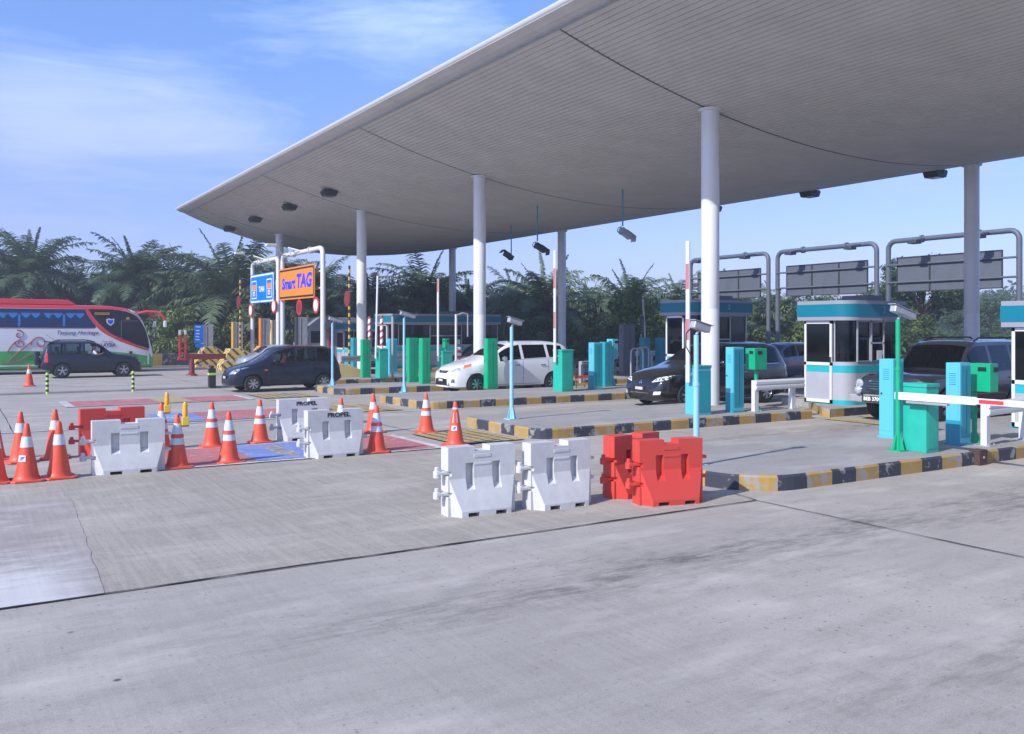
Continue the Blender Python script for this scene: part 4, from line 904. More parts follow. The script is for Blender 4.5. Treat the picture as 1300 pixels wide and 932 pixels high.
for g_, L_ in ((ga, 6.1), (gb_, 4.9)):
    g = MB(); g.tube([(0, L_ * .95, 5.9), (-.6, L_ * .86, 6.35), (-.9, L_ * .80, 6.45)], .035, 8); a = g.build('lamp_arm', 'white_metal', g_); g = MB(); g.box(-1.35, -.8, L_ * .74, L_ * .80, 6.36, 6.50); g.build('lamp_head', 'white_metal', a, bevel=.03)
    g = MB(); g.tube([(0, L_ * .45, 6.0), (-.5, L_ * .6, 6.25), (.1, L_ * .8, 6.3)], .03, 8); g.build('stay', 'white_metal', g_)
def rrect(y0, y1, z0, z1, r=.12):
    pts = []
    for (cy, cz_, a0) in ((y1 - r, z1 - r, 0), (y0 + r, z1 - r, 90), (y0 + r, z0 + r, 180), (y1 - r, z0 + r, 270)):
        for k in range(5): a = R(a0 + k * 22.5); pts.append((cy + r * math.cos(a), cz_ + r * math.sin(a)))
    return pts
def plate(name, x, y0, y1, z0, z1, m, parent, r=.12, th=.01):
    g = MB(); g.prism(rrect(y0, y1, z0, z1, r), x - th, x, axis='x'); return g.build(name, m, parent)
SR = (R(90), 0, R(-90))
t = thing('orange_sign', 'orange sign with black rim and big blue lettering on the white gantry', 'sign', (15 - .16, 44.5, 4.45)); y0, y1, z0, z1 = -2.75, 2.72, -.82, .82
b_ = plate('panel', 0, y0, y1, z0, z1, 'sign_orange', t, .10, .04); plate('border', -.041, y0 + .06, y1 - .06, z0 + .07, z1 - .07, 'sign_ink', t, .08, .004); plate('field', -.046, y0 + .16, y1 - .16, z0 + .17, z1 - .17, 'sign_orange', t, .06, .004)
text('lettering', 'Smart', .78, (-.052, 1.15, -.02), SR, 'ink_blue', t, depth=.003, bold=.035, width=1.15, shear=.15); text('lettering', 'TAG', .95, (-.052, -1.25, .04), SR, 'ink_blue', t, depth=.003, bold=.045, width=1.2, shear=.15)
t = thing('blue_sign', 'blue sign with white rim reading TUNAI between two pictogram boxes', 'sign', (15 - .16, 50.4, 4.4)); y0, y1, z0, z1 = -2.25, 2.25, -.82, .84
plate('panel', 0, y0, y1, z0, z1, 'sign_blue', t, .14, .04); plate('border', -.041, y0 + .05, y1 - .05, z0 + .05, z1 - .05, 'white_paint', t, .12, .004); plate('field', -.046, y0 + .14, y1 - .14, z0 + .14, z1 - .14, 'sign_blue', t, .09, .004)
text('lettering', 'TUNAI', .42, (-.052, 0, -.05), SR, 'white_paint', t, depth=.003, bold=.012, width=.85)
for cy in (1.45, -1.45):
    w = plate('pictogram_box', -.051, cy - .48, cy + .48, -.56, .48, 'white_paint', t, .02, .003); w2 = plate('pictogram', -.055, cy - .41, cy + .41, -.50, .42, 'sign_blue', w, .02, .003)
    plate('pictogram_detail', -.059, cy - .36, cy + .36, -.02, .24, 'sign_orange', w2, .1, .003); plate('pictogram_detail', -.059, cy - .40, cy + .40, -.075, -.045, 'white_paint', w2, .01, .003); plate('pictogram_detail', -.059, cy - .2, cy + .22, -.40, -.13, 'reflective', w2, .1, .003)
    plate('pictogram_detail', -.063, cy - .12, cy + .1, -.34, -.2, 'sign_orange', w2, .05, .003)
for (v, z, lab, m) in ((52.65, 3.2, 'round speed sign low on the left post of the blue sign gantry', 0), (48.2, 3.35, 'round speed sign on the post between the blue and the orange sign', 0), (41.55, 3.25, 'round speed sign low on the right post of the orange sign gantry', 0), (44.0, 3.2, 'dark red round sign hanging below the orange sign', 1)):
    disc_sign('round_sign', 15 - .2, v, z, .40, lab, face='dark_red_paint' if m else 'white_paint')

# ============================================================ TOLL BOOTHS
def booth(u0, v0, L, W, zb, H, label, number='', rc=.38, far=False, z=.2):
    """front faces -x; near side faces -y; near front corner rounded"""
    t = thing('toll_booth', label, 'toll booth', (u0, v0, z), group='toll booths with teal bands'); H -= z
    def outl(e=0, r=rc):
        p = []; 
        for k in range(9): a = R(180 + 90 * k / 8); p.append((r - e + (r) * math.cos(a) , r - e + r * math.sin(a)))
        return [(-e, W + e)] + p + [(L + e, -e), (L + e, W + e)]
    def shell(name, z0, z1, e, m, parent=t, r=rc): g = MB(); g.prism(outl(e, r), z0, z1); return g.build(name, m, parent, smooth=30)
    hw = zb  # sill height
    ru = W - .62 if not far else W - .6    # door spans from rc.. to the far side of the front
    shell('wall', 0, hw - .27, 0, 'booth_grey'); shell('teal_band', hw - .27, hw - .09, .004, 'teal_cy'); shell('wall', hw - .09, hw, .0, 'booth_grey'); shell('teal_skirt', 0.0, .12, .006, 'teal_cy')
    f0 = H - .50
    shell('fascia_lower', f0, f0 + .10, .13, 'booth_band', r=rc + .05); shell('fascia_teal', f0 + .10, H - .09, .14, 'fascia_teal', r=rc + .05); shell('fascia_cap', H - .09, H, .13, 'booth_band', r=rc + .05)
    # glazing: thin dark shell with slim mullions
    P = outl(-.02); g = MB()
    g.prism(outl(-.03), hw, f0); gl = g.build('glazing', 'booth_glass', t, smooth=30)
    # inside
    g = MB(); g.box(L * .28, L * .72, W * .45, W - .1, hw - .3, hw + .16); g.build('desk', 'interior', t); g = MB(); g.box(L * .5, L * .62, W * .3, W * .5, hw, hw + .32); g.build('monitor', 'booth_band', t)
    def mull(x, y, w=.035, nm='mullion'): g = MB(); g.box(x - w / 2, x + w / 2, y - w / 2, y + w / 2, hw, f0); g.build(nm, 'galvanised', t)
    mull(rc, 0.0); mull(0.0, rc); 
    for fx in ((L - rc) * .30 + rc, (L - rc) * .62 + rc, L - .02): mull(fx, 0.0)
    g = MB(); g.box(rc - .02, L, -.02, .02, hw, hw + .03); g.box(rc - .02, L, -.02, .02, f0 - .03, f0); g.build('window_rail', 'galvanised', t)
    # service window sash on the near side
    g = MB(); a, b = (L - rc) * .30 + rc, (L - rc) * .62 + rc
    for (x0, x1, z0, z1) in ((a, a + .04, hw, f0), (b - .04, b, hw, f0), (a, b, hw + .45, hw + .49), (a, b, f0 - .05, f0)): g.box(x0, x1, -.035, -.018, z0, z1)
    g.build('sash', 'booth_grey', t); g = MB(); g.box(b - .30, b - .10, -.03, -.022, hw + .04, hw + .28); g.build('notice', 'white_paint', t)
    # door on the front
    y0, y1 = rc + .06, W - .03
    g = MB()
    for (a, b, c, d) in ((y0, y0 + .06, .04, f0 - .01), (y1 - .06, y1, .04, f0 - .01), (y0, y1, f0 - .08, f0 - .01), (y0, y1, .04, .12), (y0, y1, hw - .10, hw - .02)): g.box(-.05, -.006, a, b, c, d)
    d = g.build('door', 'white_metal', t); g = MB(); g.box(-.03, -.008, y0 + .055, y1 - .055, hw - .03, f0 - .07); g.build('door_window', 'booth_glass', d)
    g = MB(); g.box(-.028, -.008, y0 + .055, y1 - .055, .11, hw - .27); g.build('door_panel', 'booth_grey', d); g = MB(); g.box(-.03, -.0075, y0 + .055, y1 - .055, hw - .27, hw - .10); g.build('door_band', 'teal_cy', d)
    g = MB(); g.box(-.075, -.05, y0 + .012, y0 + .04, hw - .05, hw + .12); g.build('handle', 'dark_metal', d)
    if number: text('number', number, .24, (rc + (L - rc) * .52, -.148, H - .24), (R(90), 0, 0), 'number_ink', t, depth=.002, bold=.006)
    # roof plant
    g = MB(); g.box(L * .55, L * .85, W * .2, W * .8, H, H + .16); g.build('roof_unit', 'grey_metal', t, bevel=.02)
    return t
M['teal_cy'] = mat('teal_cy', (.01, .40, .45), .4); M['fascia_teal'] = mat('fascia_teal', (.0, .17, .25), .45, spec=.3); M['number_ink'] = mat('number_ink', (.10, .42, .47), .5)
booth(18.85, 14.5, 2.05, 1.32, 1.08, 2.82, 'curved toll booth with white door in the middle right, numbered 3', '3')
booth(20.1, 21.25, 2.35, 1.32, 1.1, 3.05, 'toll booth behind the black minivan and nearest column, numbered 2', '2')
x, y = G(1284, 557, .2)
booth(17.3, 8.2, 2.6, 1.38, .95, 2.64, 'toll booth cut off by the right edge of the photo')
booth(18.0, 39.9, 6.0, 1.7, 1.1, 2.85, 'wide toll booth with teal band behind the leaning boom')
booth(18.2, 46.1, 3.8, 1.6, .9, 2.5, 'farthest toll booth, left of the third white column')

# ============================================================ LAMPS AND CAMERAS UNDER THE CANOPY
def flood(u, v, z, label, g_):
    t = thing('floodlight', label, 'floodlight', (u, v, z), group=g_)
    g = MB(); g.prism([(-.33, -.10), (-.22, -.30), (.24, -.30), (.34, -.10), (.26, -.04), (-.26, -.04)], -.26, .26, axis='y'); b_ = g.build('body', 'dark_metal', t, bevel=.02)
    g = MB(); g.box(-.2, .2, -.2, .2, -.312, -.302); g.build('lens', 'head_lens', b_)
    g = MB(); g.tube([(0, -.30, -.2), (0, -.30, .0), (0, -.1, .02)], .018, 6); g.tube([(0, .30, -.2), (0, .30, .0), (0, .1, .02)], .018, 6); g.build('yoke', 'dark_metal', t)
    for k in (-1, 0, 1): g = MB(); g.box(-.28, .28, k * .12 - .01, k * .12 + .01, -.05, .0); g.build('fin', 'dark_metal', t)
for i, (v, lab) in enumerate(((37.2, 'nearest'), (42.6, 'second'), (48.4, 'third'), (53.7, 'farthest'))):
    flood(13.85, v, cz(13.85) - .02, f'dark floodlight under the canopy front, {lab} of the row of four', 'floodlights under the canopy front')
for v, lab in ((18.1, 'right of the row, beside the rear column'), (23.3, 'middle of the sky gap'), (28.5, 'just right of the nearest white column')):
    flood(28.05, v, cz(27.95) + .08, f'dark floodlight under the canopy back edge, {lab}', 'floodlights under the canopy back edge')
def hang(px, u, v, zb, label, mt, flip=1):
    t = thing('hanging_camera', label, 'camera', (u, v, zb), group='cameras hanging from the canopy'); top = cz(u) - zb
    g = MB(); g.tube([(0, 0, 0), (0, 0, top)], .028, 8); g.build('rod', 'deep_teal', t, smooth=40)
    g = MB(); g.box(-.09, .42, -.11, .11, -.13, .09); h = g.build('housing', mt, t, bevel=.02); h.rotation_euler = (0, R(28 * flip), R(0 if flip > 0 else 180)); h.location = (0, 0, -.16)
    g = MB(); g.prism([(.10, .095), (.55, .095), (.62, -.10), (.60, -.12), (.52, .07), (.10, .07)], -.13, .13, axis='y'); g.build('hood', mt, h)
    g = MB(); g.tube([(-.05, 0, -.02), (-.2, 0, -.08), (-.24, 0, -.2), (-.12, 0, -.3), (0, 0, -.26)], .016, 6); g.build('cable', 'black_plastic', t)
hang(658, 22.4, 36.0, 5.66, 'dark camera hanging lowest from the canopy, farthest of three', 'dark_metal', -1)
hang(683, 20.1, 30.3, 5.66, 'dark camera hanging from a teal rod, between the other two', 'dark_metal')
hang(792, 20.3, 25.1, 5.78, 'pale camera hanging from a teal rod, nearest of three', 'booth_grey')
# ============================================================ VEHICLES
def pchip(keys):
    xs = [k[0] for k in keys]; ys = [k[1] for k in keys]; n = len(xs); h = [xs[i + 1] - xs[i] for i in range(n - 1)]; d = [(ys[i + 1] - ys[i]) / h[i] for i in range(n - 1)]; m = [0] * n
    for i in range(1, n - 1):
        if d[i - 1] * d[i] > 0: w1, w2 = 2 * h[i] + h[i - 1], h[i] + 2 * h[i - 1]; m[i] = (w1 + w2) / (w1 / d[i - 1] + w2 / d[i])
    m[0] = d[0]; m[-1] = d[-1]
    def f(x):
        if x <= xs[0]: return ys[0]
        if x >= xs[-1]: return ys[-1]
        i = max(k for k in range(n - 1) if xs[k] <= x); t = (x - xs[i]) / h[i]; t2, t3 = t * t, t ** 3
        return ys[i] * (2 * t3 - 3 * t2 + 1) + h[i] * m[i] * (t3 - 2 * t2 + t) + ys[i + 1] * (3 * t2 - 2 * t3) + h[i] * m[i + 1] * (t3 - t2)
    return f
class Car: pass
def wheel(parent, x, y, r, w=.20, spokes=7, rim='alloy', rr=.66):
    s = 1 if y > 0 else -1
    g = MB(); prof = [(r * .62, -w / 2), (r * .88, -w / 2), (r * .97, -w / 2 + .025), (r, -w * .25), (r, w * .25), (r * .97, w / 2 - .025), (r * .88, w / 2), (r * .62, w / 2), (r * .62, -w / 2)]
    g.lathe(prof, 36, axis='y', caps=False); t = g.build('wheel', 'rubber', parent, smooth=40); t.location = (x, y, r)
    g = MB(); g.lathe([(r * .64, s * w * .5), (r * .66, s * (w * .5 + .006)), (r * .60, s * (w * .5 + .004)), (r * .57, s * w * .30), (r * .2, s * w * .12), (.005, s * w * .12)], 36, axis='y', caps=False)
    g.build('rim_well', 'dark_metal' if spokes else rim, t, smooth=40)
    if spokes:
        g = MB()
        for k in range(spokes):
            a = 2 * math.pi * k / spokes + .3; c, sn = math.cos(a), math.sin(a); 
            for da in (-.13, .13):
                c2, s2 = math.cos(a + da), math.sin(a + da); q0 = Vector((c * r * .10, 0, sn * r * .10)); q1 = Vector((c2 * r * .61, 0, s2 * r * .61)); n = Vector((-s2, 0, c2)) * r * .04
                y0, y1 = s * w * .36, s * w * .47
                g.add([(q0 + n)[:1] + (y1,) + (q0 + n)[2:], (q0 - n)[:1] + (y1,) + (q0 - n)[2:], (q1 - n)[:1] + (y1 + s * .008,) + (q1 - n)[2:], (q1 + n)[:1] + (y1 + s * .008,) + (q1 + n)[2:],
                       (q0 + n)[:1] + (y0,) + (q0 + n)[2:], (q0 - n)[:1] + (y0,) + (q0 - n)[2:], (q1 - n)[:1] + (y0,) + (q1 - n)[2:], (q1 + n)[:1] + (y0,) + (q1 + n)[2:]],
                      [(0, 1, 2, 3), (0, 4, 5, 1), (1, 5, 6, 2), (2, 6, 7, 3), (3, 7, 4, 0)])
        g.lathe([(r * .16, s * w * .34), (r * .15, s * w * .48), (r * .0, s * w * .49)], 16, axis='y')
        g.lathe([(r * .59, s * w * .44), (r * .64, s * w * .49), (r * .66, s * w * .505), (r * .60, s * w * .50), (r * .58, s * w * .44)], 36, axis='y', caps=False)
        g.build('rim', rim, t, smooth=30)
    return t
DUMMY = [bpy.data.materials.new('slot') for _ in range(16)]
def car(name, label, cat, paint, L, top, belt, rail, wr, w, zb, side, ws, rw, wheels, r, glassm='glass', group='vehicles passing the toll plaza', tint=None, seats=True, spokes=7, rimm='alloy', open_win=(), arch=.045, wt=.2):
    """front at x=0, rear at x=L. side: window x-ranges; ws/rw: windscreen / rear window x-ranges"""
    T, B, Rl, WR, W, ZB = (pchip(k) for k in (top, belt, rail, wr, w, zb))
    xs = set([0, L]); step = .11
    for k in (top, w): xs |= {q[0] for q in k}
    for a, b in list(side) + [ws, rw]: xs |= {a, b}
    i = step
    while i < L: xs.add(round(i, 3)); i += step
    xs = sorted(xs); keep = [xs[0]]; imp = {a for p in list(side) + [ws, rw] for a in p} | {L}
    for x in xs[1:]:
        if x - keep[-1] < .035:
            if x in imp: keep[-1] = x if keep[-1] not in imp else keep[-1]
            continue
        keep.append(x)
    if keep[-1] != L: keep.append(L)
    xs = keep
    def ring(x):
        b, rl, t_, z0, ww, wrr = B(x), Rl(x), T(x), ZB(x), W(x), WR(x); rl = max(rl, b + .012); t_ = max(t_, rl + .006); wrr = min(wrr, ww - .03)
        wb = ww - .028
        def lp(f): return (wb + (wrr - wb) * (f ** 1.15), b + (rl - b) * f)
        half = [(0, z0), (ww * .78, z0), (ww * .955, z0 + .05), (ww * .985, z0 + .16), (ww, z0 + (b - z0) * .52), (ww - .006, z0 + (b - z0) * .80), (wb, b), lp(.07), lp(.90), (wrr, rl), (wrr - .065, rl + (t_ - rl) * .42), (wrr * .5, rl + (t_ - rl) * .88), (0, t_)]
        return half
    nh = 13; mb = MB(); rings = []
    for x in xs:
        hf = ring(x); full = [(x, y, z) for y, z in hf] + [(x, -y, z) for y, z in hf[1:-1][::-1]]; rings.append(len(mb.v)); mb.v += full
    n = 2 * nh - 2
    wid = {}
    def slot(j, xm):
        jj = j if j < nh - 1 else n - 1 - j; sd = 1 if j < nh - 1 else -1
        if jj == 7:
            for k, (a, b) in enumerate(side):
                if a < xm < b: return 3 + k * 2 + (0 if sd > 0 else 1)
        if jj >= 10:
            if ws[0] < xm < ws[1]: return 13
            if rw[0] < xm < rw[1]: return 14
        return 0
    for i in range(len(xs) - 1):
        xm = (xs[i] + xs[i + 1]) / 2
        for j in range(n):
            a, b = rings[i] + j, rings[i] + (j + 1) % n; c, d = rings[i + 1] + (j + 1) % n, rings[i + 1] + j
            mb.f.append((a, b, c, d)); mb.m.append(slot(j, xm))
    mb.f.append(tuple(rings[0] + j for j in range(n))[::-1]); mb.m.append(0); mb.f.append(tuple(rings[-1] + j for j in range(n))); mb.m.append(0)
    me = recalc(mb.mesh('body'))
    for m_ in DUMMY: me.materials.append(m_)
    cut = []
    for wx in wheels:
        for s in (-1, 1):
            c = MB(); wy = W(wx); c.lathe([(r + arch, s * (wy - .30)), (r + arch, s * (wy + .3))], 40, axis='y', c=(wx, 0, r + .005)); cm = recalc(c.mesh('c')); cm.polygons.foreach_set('material_index', [2] * len(cm.polygons))
            for m_ in DUMMY: cm.materials.append(m_)
            cut.append(cm)
    me = boolean(me, cut); 
    root = thing(name, label, cat, group=group)
    o = Car(); o.root = root; o.W = W; o.T = T; o.B = B
    o.bvh = BVHTree.FromPolygons([v.co.copy() for v in me.vertices], [tuple(p.vertices) for p in me.polygons])
    mats_idx = [p.material_index for p in me.polygons]
    def sub(pred):
        b = bmesh.new(); b.from_mesh(me); b.faces.ensure_lookup_table()
        bmesh.ops.delete(b, geom=[f for f in b.faces if not pred(f.material_index)], context='FACES'); m2 = bpy.data.meshes.new('part'); b.to_mesh(m2); b.free(); m2.materials.clear(); return m2
    bm_ = sub(lambda k: k < 3)
    idx = [1 if p.material_index == 2 else 0 for p in bm_.polygons]; bm_.polygons.foreach_set('material_index', idx)
    link('body', bm_, [paint, 'black_plastic'], root, smooth=38)
    for k in sorted({i for i in mats_idx if i >= 3}):
        if k in open_win: continue
        link('windscreen' if k == 13 else 'rear_window' if k == 14 else 'side_window', sub(lambda q_, k=k: q_ == k), [glassm], root, smooth=40)
    for wx in wheels:
        for s in (-1, 1): wheel(root, wx, s * (W(wx) - wt / 2 - .015), r, wt, spokes, rimm)
    if seats:
        a, b = ws[0], rw[1]; g = MB(); ww = W((a + b) / 2) - .12
        g.box(a + .05, b - .25, -ww, ww, .30, .62); g.box(a + .08, a + .42, -ww, ww, .6, B(a) - .04); g.build('cabin_floor', 'interior', root)
        for k, sx in enumerate((a + 1.25, a + 2.15) + ((a + 2.9,) if L > 4.6 else ())):
            for sy in (-.36, .36):
                if sx > b - .35: continue
                g = MB(); g.box(sx - .45, sx, sy - .24, sy + .24, .55, .72); g.prism([(sx - .08, .66), (sx + .06, .66), (sx + .18, 1.18), (sx + .07, 1.18)], sy - .23, sy + .23, axis='y'); g.box(sx + .08, sx + .17, sy - .12, sy + .12, 1.20, 1.38); g.build('seat', 'seat_fabric', root, bevel=.03)
        g = MB(); cx = a + .62; 
        pts = [(cx + .07 * math.sin(q_) , (.36) + .18 * math.cos(q_), .95 + .16 * math.sin(q_)) for q_ in [2 * math.pi * k / 14 for k in range(15)]]; g.tube(pts, .014, 6); g.build('steering_wheel', 'black_plastic', root)
    return o
def patch(o, name, m, corners, d, nx=6, ny=3, off=.004, parent=None, th=0):
    """four 3-D corners, thrown along d onto the body"""
    d = Vector(d).normalized(); A, B_, C_, D_ = (Vector(c) for c in corners); mb = MB(); idx = {}
    for i in range(nx + 1):
        for j in range(ny + 1):
            u, v = i / nx, j / ny; p = (A * (1 - u) + B_ * u) * (1 - v) + (D_ * (1 - u) + C_ * u) * v
            h = o.bvh.ray_cast(p - d * 3, d)
            if h[0] is not None and h[3] < 6: idx[i, j] = len(mb.v); mb.v.append(tuple(h[0] - d * off))
    for i in range(nx):
        for j in range(ny):
            k = [(i, j), (i + 1, j), (i + 1, j + 1), (i, j + 1)]
            if all(q_ in idx for q_ in k): mb.f.append(tuple(idx[q_] for q_ in k)); mb.m.append(0)
    if not mb.f: return None
    return mb.build(name, m, parent or o.root, smooth=50)
def sidep(o, name, m, pts, off=.004, nx=6, ny=3, sides=(-1, 1), parent=None):
    for s in sides: patch(o, name, m, [(x, s * 3, z) for x, z in pts], (0, -s, 0), nx, ny, off, parent)
def frontp(o, name, m, pts, off=.004, nx=6, ny=3, d=(1, 0, 0), parent=None): return patch(o, name, m, [(-1, y, z) for y, z in pts], d, nx, ny, off, parent)
def rearp(o, name, m, pts, L, off=.004, nx=4, ny=3): return patch(o, name, m, [(L + 1, y, z) for y, z in pts], (-1, 0, 0), nx, ny, off)
def lights(o, y0, y1, z0, z1, zu, m='head_lens', name='headlight', d=.75, amber=None, x0=-1):
    for s in (-1, 1):
        h = patch(o, name, m, [(x0, s * y0, z0), (x0, s * y1, z0 + .03), (x0, s * y1, zu), (x0, s * y0, z1)], (1, -s * d * .0, 0), 8, 4, .005)
def doors(o, lines, sill, parent=None, handles=(), hz=.78):
    for x, ztop in lines: sidep(o, 'door_seam', 'black_plastic', [(x, sill), (x + .012, sill), (x + .012, ztop), (x, ztop)], .002, 1, 8)
    if lines: sidep(o, 'door_seam', 'black_plastic', [(lines[0][0], sill), (lines[-1][0], sill), (lines[-1][0], sill + .012), (lines[0][0], sill + .012)], .002, 12, 1)
    for x in handles:
        for s in (-1, 1):
            h = o.bvh.ray_cast(Vector((x, s * 3, hz)), Vector((0, -s, 0)))[0]
            if h: g = MB(); g.box(x - .09, x + .09, h.y - .004 if s > 0 else h.y - .028, h.y + .028 if s > 0 else h.y + .004, hz - .014, hz + .014); g.build('door_handle', o.hm, o.root, bevel=.008)
def mirrors(o, x, z, m, y=None):
    for s in (-1, 1):
        yy = (o.W(x) if y is None else y); g = MB(); g.lathe([(.02, -.11), (.06, -.09), (.075, 0), (.06, .09), (.02, .11)], 12, axis='y'); g.v = [(a * .75 + x, b + s * (yy + .09), c_ * 1.05 + z) for a, b, c_ in g.v]; mi = g.build('wing_mirror', m, o.root, smooth=60)
        g = MB(); g.box(x - .03, x + .03, min(s * (yy - .04), s * (yy + .03)), max(s * (yy - .04), s * (yy + .03)), z - .05, z - .01); g.build('mirror_arm', 'black_plastic', mi)
def lens(o, name, y, z, r, m='lens', s=(-1, 1)):
    for k in s:
        h = o.bvh.ray_cast(Vector((-2, k * y, z)), Vector((1, 0, 0)))[0]
        if h:
            g = MB(); n = 20; g.lathe([(r, 0), (r * .98, -.03), (r * .7, -.045), (0, -.05)], n, axis='y'); g.v = [(b + h.x, a + k * y, c_ + z) for a, b, c_ in g.v]; lo = g.build(name, m, o.root, smooth=40)
            g = MB(); g.lathe([(r * 1.0, .01), (r * 1.10, .01), (r * 1.10, -.035), (r * .98, -.034)], n, axis='y'); g.v = [(b + h.x, a + k * y, c_ + z) for a, b, c_ in g.v]; g.build('lens_ring', 'chrome', lo, smooth=40)
def numplate(o, y, z, w=.42, h=.13, txt=None, size=.09, white=False):
    p = o.bvh.ray_cast(Vector((-2, y, z)), Vector((1, 0, 0)))[0]; x = p.x - .015
    g = MB(); g.box(x - .012, x, y - w / 2, y + w / 2, z - h / 2, z + h / 2); pl_ = g.build('number_plate', 'black_paint', o.root, bevel=.004)
    if txt: text('plate_lettering', txt, size, (x - .014, y, z), (R(90), 0, R(-90)), 'white_paint', pl_, depth=.001, bold=.003)
    else:
        g = MB(); [g.box(x - .015, x - .012, y - w * .36 + k * w * .125, y - w * .36 + k * w * .125 + w * .08, z - h * .28, z + h * .28) for k in range(6)]; g.build('plate_lettering', 'white_paint', pl_)
def place(o, x, y, rz=0): o.root.location = (x, y, 0); o.root.rotation_euler = (0, 0, R(rz))

# --- white people carrier
def whitecar():
    L = 4.45
    o = car('white_car', 'white people carrier in the lane behind the tall green box', 'car', 'car_white', L,
        top=[(0, .52), (.05, .66), (.18, .80), (.5, .93), (1.0, 1.07), (1.25, 1.16), (1.95, 1.52), (2.4, 1.61), (3.3, 1.61), (4.0, 1.55), (4.18, 1.46), (4.36, 1.10), (4.43, .80), (L, .55)],
        belt=[(0, .47), (.2, .72), (.6, .83), (1.25, .93), (4.0, 1.06), (4.36, 1.0), (L, .5)], rail=[(0, .49), (.2, .76), (.6, .89), (1.25, 1.06), (1.95, 1.44), (2.4, 1.54), (3.3, 1.54), (4.0, 1.48), (4.2, 1.38), (4.36, 1.03), (L, .52)],
        wr=[(0, .40), (.3, .64), (1.2, .74), (1.95, .62), (2.6, .60), (4.0, .57), (4.3, .60), (L, .5)], w=[(0, .42), (.06, .58), (.2, .72), (.5, .81), (.9, .85), (3.7, .85), (4.2, .80), (L, .66)], zb=[(0, .22), (.3, .18), (4.0, .2), (L, .32)],
        side=[(1.62, 2.38), (2.48, 3.32), (3.42, 3.98)], ws=(1.27, 1.95), rw=(4.06, 4.34), wheels=(.80, 3.55), r=.30, glassm='dark_glass')
    o.hm = 'chrome'
    for s in (-1, 1):
        patch(o, 'headlight', 'head_lens', [(-1, s * .38, .66), (-1, s * .74, .73), (-1, s * .80, .86), (-1, s * .50, .78)], (1, 0, 0), 10, 4, .005)
        patch(o, 'indicator', 'orange_lens', [(.40, s * 3, .79), (.66, s * 3, .88), (.68, s * 3, .94), (.48, s * 3, .92)], (0, -s, 0), 5, 3, .006)
        patch(o, 'fog_recess', 'grey_metal', [(-1, s * .55, .36), (-1, s * .66, .36), (-1, s * .66, .47), (-1, s * .58, .46)], (1, 0, 0), 4, 3, .003)
    frontp(o, 'grille', 'black_plastic', [(-.24, .64), (.24, .64), (.34, .72), (-.34, .72)]); frontp(o, 'lower_grille', 'black_plastic', [(-.50, .27), (.50, .27), (.42, .47), (-.42, .47)], nx=10)
    frontp(o, 'chrome_strip', 'chrome', [(-.15, .68), (.15, .68), (.17, .715), (-.17, .715)], .008); numplate(o, 0, .43, .36, .12)
    doors(o, [(1.45, 1.0), (2.43, 1.08), (3.37, 1.08)], .27, handles=(2.22, 3.16), hz=.86); mirrors(o, 1.72, 1.07, 'car_white', .84)
    sidep(o, 'side_crease', 'chrome', [(1.7, 1.005), (3.9, 1.075), (3.9, 1.083), (1.7, 1.013)], .004, 12, 1)
    g = MB(); g.tube([(3.6, .3, 1.56), (3.9, .3, 1.8)], .006, 5); g.build('antenna', 'black_plastic', o.root)
    return o
o = whitecar(); place(o, 13.5, 26.0); o.root.scale = (1.08, 1, 1.06)

